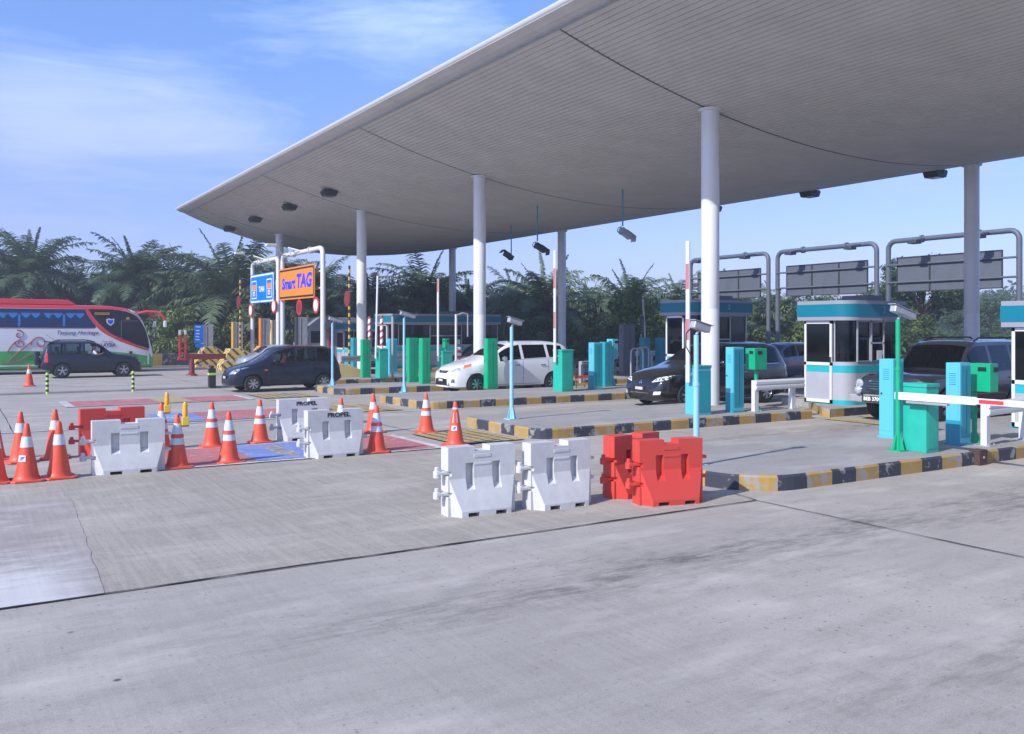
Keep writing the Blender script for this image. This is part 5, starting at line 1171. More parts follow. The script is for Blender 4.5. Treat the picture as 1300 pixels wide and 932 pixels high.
# --- black minivan
def blackvan():
    L = 4.8
    o = car('black_minivan', 'shiny black minivan half behind the nearest white column', 'car', 'car_black', L,
        top=[(0, .50), (.05, .68), (.2, .84), (.6, .98), (1.15, 1.10), (1.4, 1.20), (2.15, 1.60), (2.6, 1.70), (3.6, 1.70), (4.3, 1.64), (4.5, 1.52), (4.72, 1.10), (4.78, .8), (L, .5)],
        belt=[(0, .46), (.2, .74), (.6, .86), (1.4, .97), (4.3, 1.08), (4.72, 1.0), (L, .48)], rail=[(0, .48), (.2, .79), (.6, .93), (1.4, 1.11), (2.15, 1.53), (2.6, 1.63), (3.6, 1.63), (4.3, 1.56), (4.52, 1.42), (4.72, 1.04), (L, .5)],
        wr=[(0, .45), (.3, .68), (1.3, .76), (2.15, .66), (2.8, .65), (4.3, .62), (4.6, .62), (L, .55)], w=[(0, .48), (.06, .64), (.2, .78), (.5, .86), (.9, .90), (4.1, .90), (4.5, .85), (L, .70)], zb=[(0, .20), (.3, .16), (4.3, .2), (L, .32)],
        side=[(1.85, 2.62), (2.72, 3.62), (3.72, 4.28)], ws=(1.42, 2.15), rw=(4.36, 4.7), wheels=(.88, 3.75), r=.32, glassm='dark_glass')
    o.hm = 'chrome'
    for s in (-1, 1):
        patch(o, 'headlight', 'lens', [(-1, s * .40, .66), (-1, s * .78, .72), (-1, s * .85, .86), (-1, s * .52, .77)], (1, 0, 0), 10, 4, .006)
        patch(o, 'fog_lamp', 'lens', [(-1, s * .52, .34), (-1, s * .70, .36), (-1, s * .72, .44), (-1, s * .55, .43)], (1, 0, 0), 4, 2, .006)
        for k in range(3): patch(o, 'lamp_bulb', 'chrome', [(-1, s * (.50 + k * .09), .70 + k * .012), (-1, s * (.55 + k * .09), .705 + k * .012), (-1, s * (.56 + k * .09), .765 + k * .012), (-1, s * (.51 + k * .09), .755 + k * .012)], (1, 0, 0), 2, 2, .012)
    frontp(o, 'chrome_strip', 'chrome', [(-.36, .375), (.36, .375), (.36, .395), (-.36, .395)], .008, nx=8); frontp(o, 'grille', 'black_plastic', [(-.34, .42), (.34, .42), (.40, .56), (-.40, .56)])
    for (y, z, a) in ((0, .70, 0), (-.032, .648, 0), (.032, .648, 0)): frontp(o, 'emblem', 'chrome', [(y, z - .03), (y + .026, z), (y, z + .03), (y - .026, z)], .012, 1, 1)
    numplate(o, 0, .50, .40, .13); doors(o, [(1.7, 1.05), (2.67, 1.1), (3.67, 1.1)], .27, handles=(2.45, 2.9), hz=.88); mirrors(o, 1.98, 1.14, 'car_black', .9)
    sidep(o, 'window_trim', 'chrome', [(1.9, 1.035), (4.25, 1.09), (4.25, 1.10), (1.9, 1.045)], .004, 14, 1)
    g = MB(); g.tube([(4.0, .3, 1.66), (4.25, .3, 1.80)], .008, 5); g.build('antenna', 'black_plastic', o.root)
    return o
o = blackvan(); place(o, 15.75, 18.75); o.root.scale = (1.05, 1, 1.03)

# --- dark hatchback
def hatch(label, paint='car_slate', group='vehicles passing the toll plaza', full=True, name='hatchback', gm='glass'):
    L = 3.85
    o = car(name, label, 'car', paint, L,
        top=[(0, .52), (.05, .66), (.16, .78), (.45, .88), (.85, 1.0), (1.05, 1.09), (1.7, 1.47), (2.1, 1.55), (2.9, 1.55), (3.4, 1.50), (3.55, 1.42), (3.74, 1.02), (3.82, .75), (L, .5)],
        belt=[(0, .47), (.16, .68), (.45, .79), (1.05, .90), (3.4, .98), (3.74, .92), (L, .46)], rail=[(0, .49), (.16, .73), (.45, .84), (1.05, 1.02), (1.7, 1.40), (2.1, 1.49), (2.9, 1.49), (3.4, 1.43), (3.56, 1.33), (3.74, .96), (L, .48)],
        wr=[(0, .42), (.3, .62), (1.0, .70), (1.7, .60), (2.3, .59), (3.4, .57), (3.7, .58), (L, .5)], w=[(0, .46), (.06, .60), (.2, .71), (.5, .79), (.8, .82), (3.3, .82), (3.65, .79), (L, .66)], zb=[(0, .22), (.3, .19), (3.5, .22), (L, .34)],
        side=[(1.36, 2.12), (2.20, 2.88), (2.96, 3.36)], ws=(1.07, 1.7), rw=(3.47, 3.72), wheels=(.72, 3.17), r=.285, glassm=gm, group=group, seats=full)
    o.hm = 'black_plastic'
    for s in (-1, 1):
        patch(o, 'headlight', 'head_lens', [(-1, s * .36, .60), (-1, s * .68, .62), (-1, s * .76, .84), (-1, s * .52, .76)], (1, 0, 0), 8, 4, .006)
        patch(o, 'tail_light', 'red_lens', [(L + 1, s * .55, .62), (L + 1, s * .72, .62), (L + 1, s * .68, 1.1), (L + 1, s * .56, 1.1)], (-1, 0, 0), 4, 5, .006)
        patch(o, 'side_indicator', 'orange_lens', [(1.10, s * 3, .72), (1.20, s * 3, .72), (1.20, s * 3, .75), (1.10, s * 3, .75)], (0, -s, 0), 1, 1, .006)
    if full:
        frontp(o, 'grille', 'black_plastic', [(-.34, .60), (.34, .60), (.34, .66), (-.34, .66)]); frontp(o, 'lower_grille', 'black_plastic', [(-.45, .28), (.45, .28), (.4, .38), (-.4, .38)]); numplate(o, 0, .49, .40, .12)
        doors(o, [(1.22, .93), (2.16, 1.0), (2.92, 1.0)], .28, handles=(1.98, 2.76), hz=.80); mirrors(o, 1.42, 1.02, 'car_slate', .80)
    return o
o = hatch('dark slate hatchback driving out below the orange sign'); place(o, 7.75, 30.6)

# --- dark wagon with driver's arm out, heading the other way
def wagon():
    L = 4.2
    o = car('sport_utility_car', 'dark navy car with its driver window open in front of the bus', 'car', 'car_navy', L,
        top=[(0, .60), (.05, .74), (.18, .92), (.6, 1.02), (1.05, 1.07), (1.22, 1.11), (1.85, 1.56), (2.2, 1.66), (3.3, 1.66), (3.75, 1.60), (3.9, 1.50), (4.1, 1.08), (4.17, .8), (L, .55)],
        belt=[(0, .54), (.2, .80), (.6, .92), (1.2, .98), (3.7, 1.03), (4.1, 1.0), (L, .5)], rail=[(0, .56), (.2, .86), (.6, .98), (1.2, 1.06), (1.85, 1.49), (2.2, 1.59), (3.3, 1.59), (3.75, 1.53), (3.92, 1.40), (4.1, 1.04), (L, .52)],
        wr=[(0, .48), (.3, .66), (1.15, .74), (1.95, .64), (2.6, .62), (3.7, .60), (4.0, .62), (L, .55)], w=[(0, .52), (.06, .66), (.2, .78), (.5, .84), (.8, .87), (3.7, .87), (4.0, .84), (L, .74)], zb=[(0, .30), (.3, .27), (3.8, .30), (L, .40)],
        side=[(1.62, 2.42), (2.52, 3.18), (3.28, 3.76)], ws=(1.22, 1.95), rw=(3.80, 4.08), wheels=(.82, 3.35), r=.335, glassm='glass', open_win=(3,), spokes=5)
    o.hm = 'black_plastic'
    for s in (-1, 1):
        patch(o, 'headlight', 'head_lens', [(-1, s * .40, .68), (-1, s * .74, .68), (-1, s * .80, .86), (-1, s * .50, .84)], (1, 0, 0), 8, 4, .006)
        patch(o, 'tail_light', 'red_lens', [(3.92, s * 3, .72), (4.08, s * 3, .72), (4.02, s * 3, 1.12), (3.93, s * 3, 1.12)], (0, -s, 0), 4, 6, .008)
        sidep(o, 'cladding', 'black_plastic', [(.3, .30), (4.0, .30), (4.0, .44), (.3, .44)], .006, 24, 2, sides=(s,))
    doors(o, [(1.42, 1.0), (2.47, 1.05), (3.23, 1.05)], .42, handles=(2.25, 3.05), hz=.86); mirrors(o, 1.7, 1.10, 'car_navy', .86)
    g = MB(); g.lathe([(.30, L - .02), (.33, L + .02), (.33, L + .16), (.28, L + .20), (0, L + .20)], 28, axis='y'); g.v = [(b, a, c_ + .88) for a, b, c_ in g.v]; g.build('spare_wheel_cover', 'car_navy', o.root, smooth=35)
    g = MB(); g.prism([(3.62, 1.62), (4.06, 1.66), (4.08, 1.63), (3.75, 1.58)], -.56, .56, axis='y'); g.build('spoiler', 'car_navy', o.root, bevel=.008)
    g = MB(); g.tube([(3.5, .3, 1.62), (3.95, .3, 1.95)], .007, 5); g.build('antenna', 'black_plastic', o.root)
    for s in (-1, 1): g = MB(); g.tube([(2.0, s * .56, 1.62), (2.3, s * .56, 1.70), (3.4, s * .56, 1.70), (3.65, s * .56, 1.62)], .018, 6); g.build('roof_rail', 'black_plastic', o.root)
    return o
o = wagon(); place(o, 7.2, 43.4, 180); o.root.scale = (.96, .96, .96)

# --- black off-roader
def offroad():
    L = 4.85
    o = car('off_road_car', 'black off-road car with chrome grille beside the nearest booth', 'car', 'car_charcoal', L,
        top=[(0, .66), (.04, .98), (.12, 1.06), (.5, 1.12), (1.3, 1.17), (1.42, 1.20), (1.95, 1.74), (2.2, 1.84), (3.5, 1.86), (4.5, 1.84), (4.62, 1.78), (4.78, 1.15), (4.83, .9), (L, .6)],
        belt=[(0, .62), (.1, .93), (.5, 1.0), (1.42, 1.05), (4.5, 1.10), (4.78, 1.08), (L, .58)], rail=[(0, .64), (.1, .98), (.5, 1.06), (1.42, 1.12), (1.95, 1.67), (2.2, 1.78), (3.5, 1.80), (4.5, 1.77), (4.65, 1.68), (4.78, 1.1), (L, .6)],
        wr=[(0, .66), (.2, .76), (1.4, .80), (1.95, .73), (2.5, .72), (4.5, .70), (4.7, .7), (L, .65)], w=[(0, .72), (.05, .82), (.2, .88), (.5, .92), (1, .94), (4.5, .94), (4.7, .9), (L, .82)], zb=[(0, .46), (.3, .42), (4.5, .45), (L, .5)],
        side=[(1.80, 2.55), (2.65, 3.45), (3.55, 4.4)], ws=(1.44, 1.95), rw=(4.52, 4.76), wheels=(.85, 3.6), r=.39, glassm='dark_glass', arch=.07, wt=.25)
    o.hm = 'black_plastic'
    frontp(o, 'grille', 'black_plastic', [(-.50, .70), (.50, .70), (.52, .95), (-.52, .95)], .006, nx=8)
    for k in range(4): frontp(o, 'grille_bar', 'chrome', [(-.50, .735 + k * .058), (.50, .735 + k * .058), (.50, .757 + k * .058), (-.50, .757 + k * .058)], .016, nx=8, ny=1)
    lens(o, 'headlight', .76, .86, .10, 'head_lens'); g = MB()
    g.box(-.20, -.02, -.88, .88, .44, .62); b_ = g.build('bumper', 'galvanised', o.root, bevel=.03)
    for s in (-1, 1):
        g = MB(); g.lathe([(.085, -.24), (.09, -.28), (.06, -.31), (.005, -.32)], 20, axis='y'); g.v = [(b, a + s * .57, c_ + .72) for a, b, c_ in g.v]; g.build('spot_lamp', 'head_lens', o.root, smooth=40)
        g = MB(); g.tube([(-.20, s * .50, .60), (-.22, s * .50, .66)], .02, 6); g.build('lamp_bracket', 'black_plastic', o.root)
        patch(o, 'corner_lamp', 'orange_lens', [(.12, s * 3, .80), (.26, s * 3, .80), (.26, s * 3, .92), (.12, s * 3, .92)], (0, -s, 0), 2, 2, .006)
    g = MB(); g.box(-.225, -.205, -.04, .50, .46, .60); pl_ = g.build('number_plate', 'black_paint', o.root); text('plate_lettering', 'BEB 3709', .115, (-.228, .23, .53), (R(90), 0, R(-90)), 'white_paint', pl_, depth=.001, bold=.004)
    doors(o, [(1.60, 1.1), (2.60, 1.14), (3.50, 1.14)], .55, handles=(2.42, 3.3), hz=.98); mirrors(o, 1.9, 1.22, 'car_black', .95)
    g = MB(); g.box(1.2, 1.45, -.97, -.93, 1.25, 1.34); 
    sidep(o, 'cladding', 'dark_metal', [(.3, .50), (4.6, .50), (4.6, .62), (.3, .62)], .008, 20, 2)
    for s in (-1, 1): g = MB(); g.tube([(2.3, s * .62, 1.82), (2.5, s * .62, 1.90), (4.2, s * .62, 1.90), (4.4, s * .62, 1.82)], .02, 6); g.build('roof_rail', 'black_plastic', o.root)
    return o
o = offroad(); place(o, 17.75, 12.6)

# --- farther cars, a few pixels each
o = hatch('grey car glimpsed between the black minivan and the middle booth', 'car_grey', full=False, name='parked_car', gm='dark_glass'); place(o, 27.5, 26.0)
patch(o, 'trim', 'red_lens', [(.3, -3, .62), (3.6, -3, .62), (3.6, -3, .68), (.3, -3, .68)], (0, 1, 0), 10, 1)
o = hatch('silver car with a red door pillar behind the dark hatchback bonnet', 'car_silver', full=False, name='passing_car', gm='glass'); place(o, *PD(302, 44.5)); o.root.scale = (.8, 1, .86)
sidep(o, 'red_trim', 'red_paint', [(.95, .5), (1.15, .5), (1.45, 1.0), (1.3, 1.0)], .006)
o = hatch('dark car whose roof shows above the bonnet of the white car', 'car_black', full=False, name='queueing_car', gm='dark_glass'); x, y = PD(570, 42); place(o, x, y)

# --- grey lorry behind the gantry
x, y = PD(388, 49); t = thing('lorry', 'grey lorry cab behind the right post of the orange sign', 'lorry', (x, y, 0), group='vehicles passing the toll plaza')
g = MB(); g.prism([(0, .5), (0, 1.3), (.25, 2.3), (.9, 2.75), (4.6, 2.75), (4.6, .5)], 0, 2.1, axis='y'); g.build('body', 'booth_band', t, bevel=.04)
g = MB(); g.prism([(-.01, 1.35), (.235, 2.28), (.225, 2.29), (-.02, 1.36)], .12, 1.98, axis='y'); g.build('windscreen', 'bus_dark', t); g = MB(); g.box(.3, 1.1, -.012, -.002, 1.35, 2.0); g.build('side_window', 'bus_dark', t); g = MB(); g.box(1.3, 1.6, -.02, -.002, .6, 2.2); g.build('red_panel', 'red_paint', t)
g = MB(); g.box(-.06, 0, .05, 2.05, .5, .75); g.build('bumper', 'white_paint', t)
for sx in (.8, 3.8):
    for sy in (.15, 1.95): wheel(t, sx, sy, .42, .24, 0)

# --- coach
def bus():
    L = 12.0
    o = car('coach', 'red, white and green coach with blue curtains at the left edge', 'bus', 'bus_white', L,
        top=[(0, .9), (.08, 1.3), (.3, 2.0), (.6, 2.7), (.9, 3.02), (1.4, 3.17), (2.4, 3.26), (11.7, 3.28), (L, 3.1)], belt=[(0, .85), (.1, 1.2), (.3, 1.85), (.6, 2.55), (.9, 2.88), (1.4, 3.04), (11.7, 3.08), (L, 3.0)],
        rail=[(0, .87), (.1, 1.25), (.3, 1.93), (.6, 2.63), (.9, 2.95), (1.4, 3.11), (2.4, 3.2), (11.7, 3.2), (L, 3.05)], wr=[(0, .9), (.5, 1.12), (1.4, 1.16), (11.8, 1.16), (L, 1.0)], w=[(0, .95), (.06, 1.08), (.3, 1.18), (.8, 1.24), (1.2, 1.25), (11.8, 1.25), (L, 1.15)], zb=[(0, .22), (L, .22)],
        side=[], ws=(.12, .9), rw=(11.85, 11.95), wheels=(2.6, 8.9), r=.48, glassm='bus_dark', seats=False, spokes=0, wt=.28, rimm='alloy')
    def strip(name, m, keys_lo, keys_hi, x0, x1, off, n=40, s=1, parent=None):
        lo, hi = pchip(keys_lo), pchip(keys_hi); mb = MB(); ok = []
        for i in range(n + 1):
            x = x0 + (x1 - x0) * i / n; col = []
            for j in range(5):
                z = lo(x) + (hi(x) - lo(x)) * j / 4; h = o.bvh.ray_cast(Vector((x, s * 3, z)), Vector((0, -s, 0)))[0]; col.append(h)
            ok.append(col)
        for i in range(n):
            for j in range(4):
                q_ = [ok[i][j], ok[i + 1][j], ok[i + 1][j + 1], ok[i][j + 1]]
                if all(h is not None for h in q_): mb.quad(*[(h.x, h.y + s * off, h.z) for h in q_])
        return mb.build(name, m, parent or o.root, smooth=50) if mb.f else None
    for s in (1, -1):
        strip('green_skirt', 'bus_green', [(0, .24), (12, .24)], [(0, .72), (.6, .84), (1.6, .98), (2.6, 1.06), (12, 1.10)], .02, 11.9, .004, s=s)
        strip('roof_band', 'bus_red', [(.55, 2.45), (.9, 2.85), (1.4, 3.0), (2.2, 3.07), (12, 3.09)], [(.55, 2.58), (.9, 2.93), (1.4, 3.09), (2.2, 3.17), (12, 3.18)], .6, 11.9, .006, s=s)
        strip('window_band', 'bus_window', [(2.6, 2.16), (12, 2.20)], [(2.6, 3.05), (12, 3.07)], 2.65, 11.8, .005, s=s)
        strip('driver_window', 'bus_dark', [(.2, 1.13), (.5, 1.22), (1.2, 1.48), (1.9, 1.80), (2.5, 2.22), (2.85, 2.75), (3.0, 3.0)], [(.2, 1.14), (.3, 1.75), (.6, 2.45), (.9, 2.80), (1.4, 2.98), (2.0, 3.05), (3.0, 3.06)], .22, 2.95, .008, s=s)
        lo = [(.2, 1.02), (.5, 1.10), (1.2, 1.36), (1.9, 1.68), (2.5, 2.08), (2.8, 2.45), (3.0, 2.75), (3.12, 3.05)]
        strip('red_sweep', 'bus_red', lo, [(x, z + (.10 if x < 1.0 else .16 if x < 2.2 else .30)) for x, z in lo[:-1]] + [(3.12, 3.06)], .25, 3.1, .012, s=s)
        for x in (4.55, 6.4, 8.25, 10.1): strip('window_seam', 'black_paint', [(0, 2.18), (12, 2.2)], [(0, 3.04), (12, 3.06)], x, x + .05, .009, 2, s=s)
        strip('pink_line', 'swirl', [(0, 2.12), (12, 2.15)], [(0, 2.145), (12, 2.175)], 2.7, 11.8, .006, 20, s=s)
        # swagged curtains behind the glass: shallow relief just outside the band so it reads through it
        for k in range(9):
            x0 = 3.15 + k * .93
            for j in range(2):
                a = x0 + j * .40; lo_ = [(a, 2.80), (a + .19, 2.62), (a + .38, 2.80)]
                strip('curtain_swag', 'curtain', lo_, [(a, 2.86), (a + .38, 2.86)], a, a + .38, .009, 8, s=s)
            if k % 2 == 0: strip('curtain_drop', 'curtain', [(0, 2.24), (12, 2.24)], [(0, 2.80), (12, 2.80)], x0 + .82, x0 + .92, .009, 3, s=s)
    for b_ in o.root.children:
        if b_.name.startswith('body'):
            b_.data.materials.append(M['bus_red']); b_.data.materials.append(M['bus_green'])
            for p_ in b_.data.polygons:
                if p_.center.z > 3.05: p_.material_index = 2
                elif p_.material_index == 0 and (p_.center.z < .62 or (p_.center.x < .25 and p_.center.z < .8)): p_.material_index = 3
    # air conditioning pod
    g = MB(); g.prism([(3.4, 3.24), (3.8, 3.50), (11, 3.54), (11.3, 3.26)], -.95, .95, axis='y'); g.build('roof_pod', 'bus_red', o.root, bevel=.05)
    # near side decoration (right-hand side of the coach: +y before turning)
    Y = 1.262
    def T_(name, s_, size, x, z, m, **k): return text(name, s_, size, (x, Y + .006, z), (R(90), 0, R(180)), m, o.root, depth=.001, **k)
    T_('lettering', 'Tanjung Heritage', .26, 3.45, 1.93, 'navy_ink', shear=.3, width=.95, space=1.05, bold=.002); T_('lettering', 'MALAYSIA', .22, 2.25, 1.33, 'navy_ink', bold=.006, width=.95); T_('lettering', 'Truly Asia', .12, 2.15, 1.50, 'swirl', shear=.3)
    g = MB(); g.prism([(1.83, 2.62), (1.95, 2.58), (2.07, 2.62), (2.19, 2.58), (2.17, 2.40), (2.0, 2.26), (1.85, 2.38)], Y + .004, Y + .012, axis='y'); sh = g.build('shield_emblem', 'reflective', o.root)
    g = MB(); g.prism([(1.88, 2.56), (2.0, 2.54), (2.13, 2.56), (2.12, 2.41), (2.0, 2.32), (1.9, 2.40)], Y + .013, Y + .016, axis='y'); g.build('emblem_field', 'ink_blue', sh)
    g = MB(); g.box(2.05, 2.70, Y + .004, Y + .012, 2.80, 2.90); rb_ = g.build('route_board', 'yellow_paint', o.root); g = MB(); [g.box(2.10 + k * .075, 2.165 + k * .075, Y + .012, Y + .015, 2.825 + .01 * (k % 2), 2.875) for k in range(8)]; g.build('route_print', 'dark_red_paint', rb_)
    T_('route_number', '88', .15, 1.22, 2.62, 'yellow_paint', bold=.004)
    g = MB(); g.box(1.50, 1.53, Y, Y + .012, 1.62, 2.50); g.box(.75, 1.53, Y - .01, Y + .008, 2.49, 2.52); g.build('driver_window_frame', 'grey_metal', o.root)
    g = MB(); g.box(1.02, 1.15, Y - .01, Y + .02, .90, 1.02); g.build('side_lamp', 'black_plastic', o.root)
    def curl(cx, cz_, r0, turns, a0, sx=1): return [(cx + sx * (r0 * (1 - t * .75)) * math.cos(a0 + t * turns * 2 * math.pi), Y + .004, cz_ + (r0 * (1 - t * .75)) * math.sin(a0 + t * turns * 2 * math.pi)) for t in [k / 24 for k in range(25)]]
    for pts in (curl(5.05, 1.45, .34, 1.1, -.3), curl(5.9, 1.85, .22, 1.1, 1.2), curl(5.85, 1.45, .2, -1.2, .5), [(4.8 + .12 * k, Y + .004, .95 + .10 * math.sin(k * .42) - .025 * k) for k in range(16)], [(5.25 + .09 * k, Y + .004, 1.65 - .085 * k) for k in range(13)], [(5.8 + .07 * k, Y + .004, 1.62 - .03 * k * k * .3) for k in range(9)]):
        g = MB(); g.tube(pts, .022, 5); g.build('swirl', 'swirl', o.root, smooth=60)
    for s in (-1, 1): g = MB(); g.tube([(.75, s * 1.0, 2.86), (.35, s * 1.15, 2.98), (-.15, s * 1.28, 2.95), (-.42, s * 1.34, 2.72), (-.48, s * 1.35, 2.5)], [.06, .07, .07, .07, .05], 10); a = g.build('mirror_arm', 'bus_red', o.root, smooth=60); g = MB(); g.box(-.56, -.42, s * 1.35 - .10, s * 1.35 + .10, 2.2, 2.52); g.build('mirror', 'reflective', a, bevel=.03)
    return o
o = bus(); place(o, 8.5, 48.4, 180)

# ============================================================ PEOPLE (drivers)
def person(label, loc, rz, shirt, arm_out=False):
    J = {'pelvis': (0, 0, 0, .14), 'waist': (0, 0, .16, .13), 'chest': (.02, 0, .36, .16), 'neck': (.0, 0, .52, .06), 'chin': (-.02, 0, .60, .075), 'head': (-.01, 0, .70, .098), 'crown': (0, 0, .78, .07),
         'hipL': (-.05, .10, -.02, .09), 'kneeL': (-.42, .12, .06, .07), 'footL': (-.62, .12, -.28, .05), 'hipR': (-.05, -.10, -.02, .09), 'kneeR': (-.42, -.12, .06, .07), 'footR': (-.62, -.12, -.28, .05)}
    out = {'shL': (.02, .19, .44, .065), 'elL': (-.12, .30, .30, .045), 'wrL': (-.34, .33, .36, .03), 'haL': (-.42, .34, .37, .035)} if arm_out else {'shL': (.02, .18, .43, .065), 'elL': (-.14, .24, .22, .045), 'wrL': (-.38, .14, .30, .03), 'haL': (-.44, .12, .33, .035)}
    J.update(out); J.update({'shR': (.02, -.18, .43, .065), 'elR': (-.14, -.24, .22, .045), 'wrR': (-.38, -.14, .30, .03), 'haR': (-.44, -.12, .33, .035)})
    E_ = [('pelvis', 'waist'), ('waist', 'chest'), ('chest', 'neck'), ('neck', 'chin'), ('chin', 'head'), ('head', 'crown'), ('pelvis', 'hipL'), ('hipL', 'kneeL'), ('kneeL', 'footL'), ('pelvis', 'hipR'), ('hipR', 'kneeR'), ('kneeR', 'footR'),
          ('chest', 'shL'), ('shL', 'elL'), ('elL', 'wrL'), ('wrL', 'haL'), ('chest', 'shR'), ('shR', 'elR'), ('elR', 'wrR'), ('wrR', 'haR')]
    for s, h in (('L', J['haL']), ('R', J['haR'])):
        for k in range(5):
            f = 'f%s%d' % (s, k); dy = (k - 2) * .016; l = (.03, .065, .072, .066, .05)[k]; J[f] = (h[0] - l, h[1] + dy * 1.4, h[2] - .015 - (.0 if k else -.02), .008); E_.append(('ha' + s, f))
    def grow(keys, edges, extra=0):
        ks = [k for k in J if k in keys]; ix = {k: i for i, k in enumerate(ks)}; me = bpy.data.meshes.new('p'); me.from_pydata([J[k][:3] for k in ks], [(ix[a], ix[b]) for a, b in edges if a in ix and b in ix], []); o_ = bpy.data.objects.new('tmp', me); COL.objects.link(o_)
        md = o_.modifiers.new('s', 'SKIN'); md.use_smooth_shade = True
        for k in ks: sv = me.skin_vertices[0].data[ix[k]]; sv.radius = (J[k][3] + extra,) * 2; sv.use_root = (k == ks[0])
        o_.modifiers.new('ss', 'SUBSURF').levels = 1; r_ = evalmesh(o_); bpy.data.objects.remove(o_); return r_
    t = thing('person', label, 'person', loc, rz)
    me = grow(set(J), E_); me.polygons.foreach_set('use_smooth', [True] * len(me.polygons)); link('body', me, 'skin', t)
    me = grow({'pelvis', 'waist', 'chest', 'shL', 'elL', 'shR', 'elR'}, E_, .014); me.polygons.foreach_set('use_smooth', [True] * len(me.polygons)); link('shirt', me, shirt, t)
    g = MB(); g.lathe([(.105, .69), (.112, .74), (.10, .79), (.06, .825), (.0, .835)], 18, c=(.015, 0, 0)); g.build('hair', 'hair', t, smooth=60)
    g = MB(); g.lathe([(.012, -.0), (.018, .02), (.01, .045)], 8, c=(-.108, 0, .67)); g.box(-.105, -.095, -.045, -.025, .705, .715); g.box(-.105, -.095, .025, .045, .705, .715); g.build('face', 'skin', t)
    return t
person('driver with forearm resting out of the window of the navy car, pale shirt', (5.25, 43.02, .68), R(180), 'shirt_white', True)
person('driver of the dark hatchback in an orange shirt, hands on the wheel', (9.72, 30.24, .64), 0, 'shirt_orange')
# ============================================================ PALMS, SHRUBS AND TREES
def palm_proto(seed, H, crown, nf=44, trunk_r=.28):
    q = random.Random(seed); t = thing('oil_palm', 'oil palm', 'palm tree', group='oil palms behind the plaza')
    g = MB(); n = 9; g.tube([(q.uniform(-.08, .08), q.uniform(-.08, .08), H * k / n) for k in range(n + 1)], [trunk_r * (1.15 - .25 * k / n) for k in range(n + 1)], 9)
    for k in range(46):
        a = q.uniform(0, 6.28); z = H * q.uniform(.25, 1.0); g.tube([(math.cos(a) * trunk_r * .85, math.sin(a) * trunk_r * .85, z), (math.cos(a) * trunk_r * 1.45, math.sin(a) * trunk_r * 1.45, z + .28)], [.07, .04], 4)
    g.build('trunk', 'bark', t)
    c = MB(); v = c.v; f = c.f
    for i in range(nf):
        az = i * 2.39996 + q.uniform(-.2, .2); u = i / nf; el0 = R((76 - 96 * u if i > 2 else 80) + q.uniform(-8, 8)); L = crown * q.uniform(.85, 1.15) * (.75 if i < 3 else 1); B_ = R(q.uniform(52, 92) * (1 - .25 * u) * (.35 if i < 3 else 1)); el = el0
        p = Vector((0, 0, H)); d = Vector((math.cos(az) * math.cos(el), math.sin(az) * math.cos(el), math.sin(el))); ns = 15; sp = [p.copy()]; ds = [d.copy()]
        for k in range(ns):
            p = p + d * (L / ns); e_ = el0 - B_ * ((k + 1) / ns) ** 1.35; d = Vector((math.cos(az) * math.cos(e_), math.sin(az) * math.cos(e_), math.sin(e_))); sp.append(p.copy()); ds.append(d.copy())
        side = Vector((-math.sin(az), math.cos(az), 0)); side = (side + Vector((0, 0, q.uniform(-.35, .35)))).normalized()
        c.tube(sp[::3] if ns % 3 == 0 else sp, [.05 - .042 * k / 5 for k in range(len(sp[::3]))], 4, caps=False)
        nl = 38
        for k in range(nl):
            s = .13 + .87 * k / nl; fi = s * ns; a = min(int(fi), ns - 1); base = sp[a].lerp(sp[a + 1], fi - a); dd = ds[a]; up = side.cross(dd).normalized()
            ll = L * (.205 if i > 2 else .06) * math.sin(math.pi * min(1, .16 + .84 * s) ** .8) ** .6 * q.uniform(.8, 1.15) + .08
            for sg in (-1, 1):
                ang = q.uniform(.25, .8); l_d = (side * sg * 1.0 + dd * ang + up * q.uniform(-.15, .45)).normalized(); w = dd * (.034 + .016 * q.random())
                m1 = base + l_d * ll * .5; l2 = (l_d + Vector((0, 0, -1)) * q.uniform(.3, 1.0)).normalized(); e = m1 + l2 * ll * .5
                o = len(v); v += [tuple(base - w), tuple(base + w), tuple(m1 + w * 1.05), tuple(m1 - w * 1.05), tuple(e)]; f += [(o, o + 1, o + 2, o + 3), (o + 3, o + 2, o + 4)]; c.m += [0, 0]
    c.build('crown', 'palm_leaf', t, fix=False); return t
def leaf_blob(c, q, cx, cy, cz_, rx, rz, n, size, flat=.5):
    for _ in range(n):
        while True:
            a = Vector((q.uniform(-1, 1), q.uniform(-1, 1), q.uniform(-1, 1)))
            if .25 < a.length < 1: break
        a = a.normalized() * (a.length ** .45); p = Vector((cx + a.x * rx, cy + a.y * rx, cz_ + a.z * rz)); nrm = (a + Vector((q.uniform(-1, 1), q.uniform(-1, 1), q.uniform(-.4, 1.3))) * .8).normalized()
        t1 = nrm.orthogonal().normalized(); t1 = Matrix.Rotation(q.uniform(0, 6.28), 3, nrm) @ t1; t2 = nrm.cross(t1); s = size * q.uniform(.6, 1.3); o = len(c.v)
        c.v += [tuple(p - t1 * s), tuple(p + t2 * s * .45 + nrm * s * .1), tuple(p + t1 * s), tuple(p - t2 * s * .45 + nrm * s * .1)]; c.f.append((o, o + 1, o + 2, o + 3)); c.m.append(0)
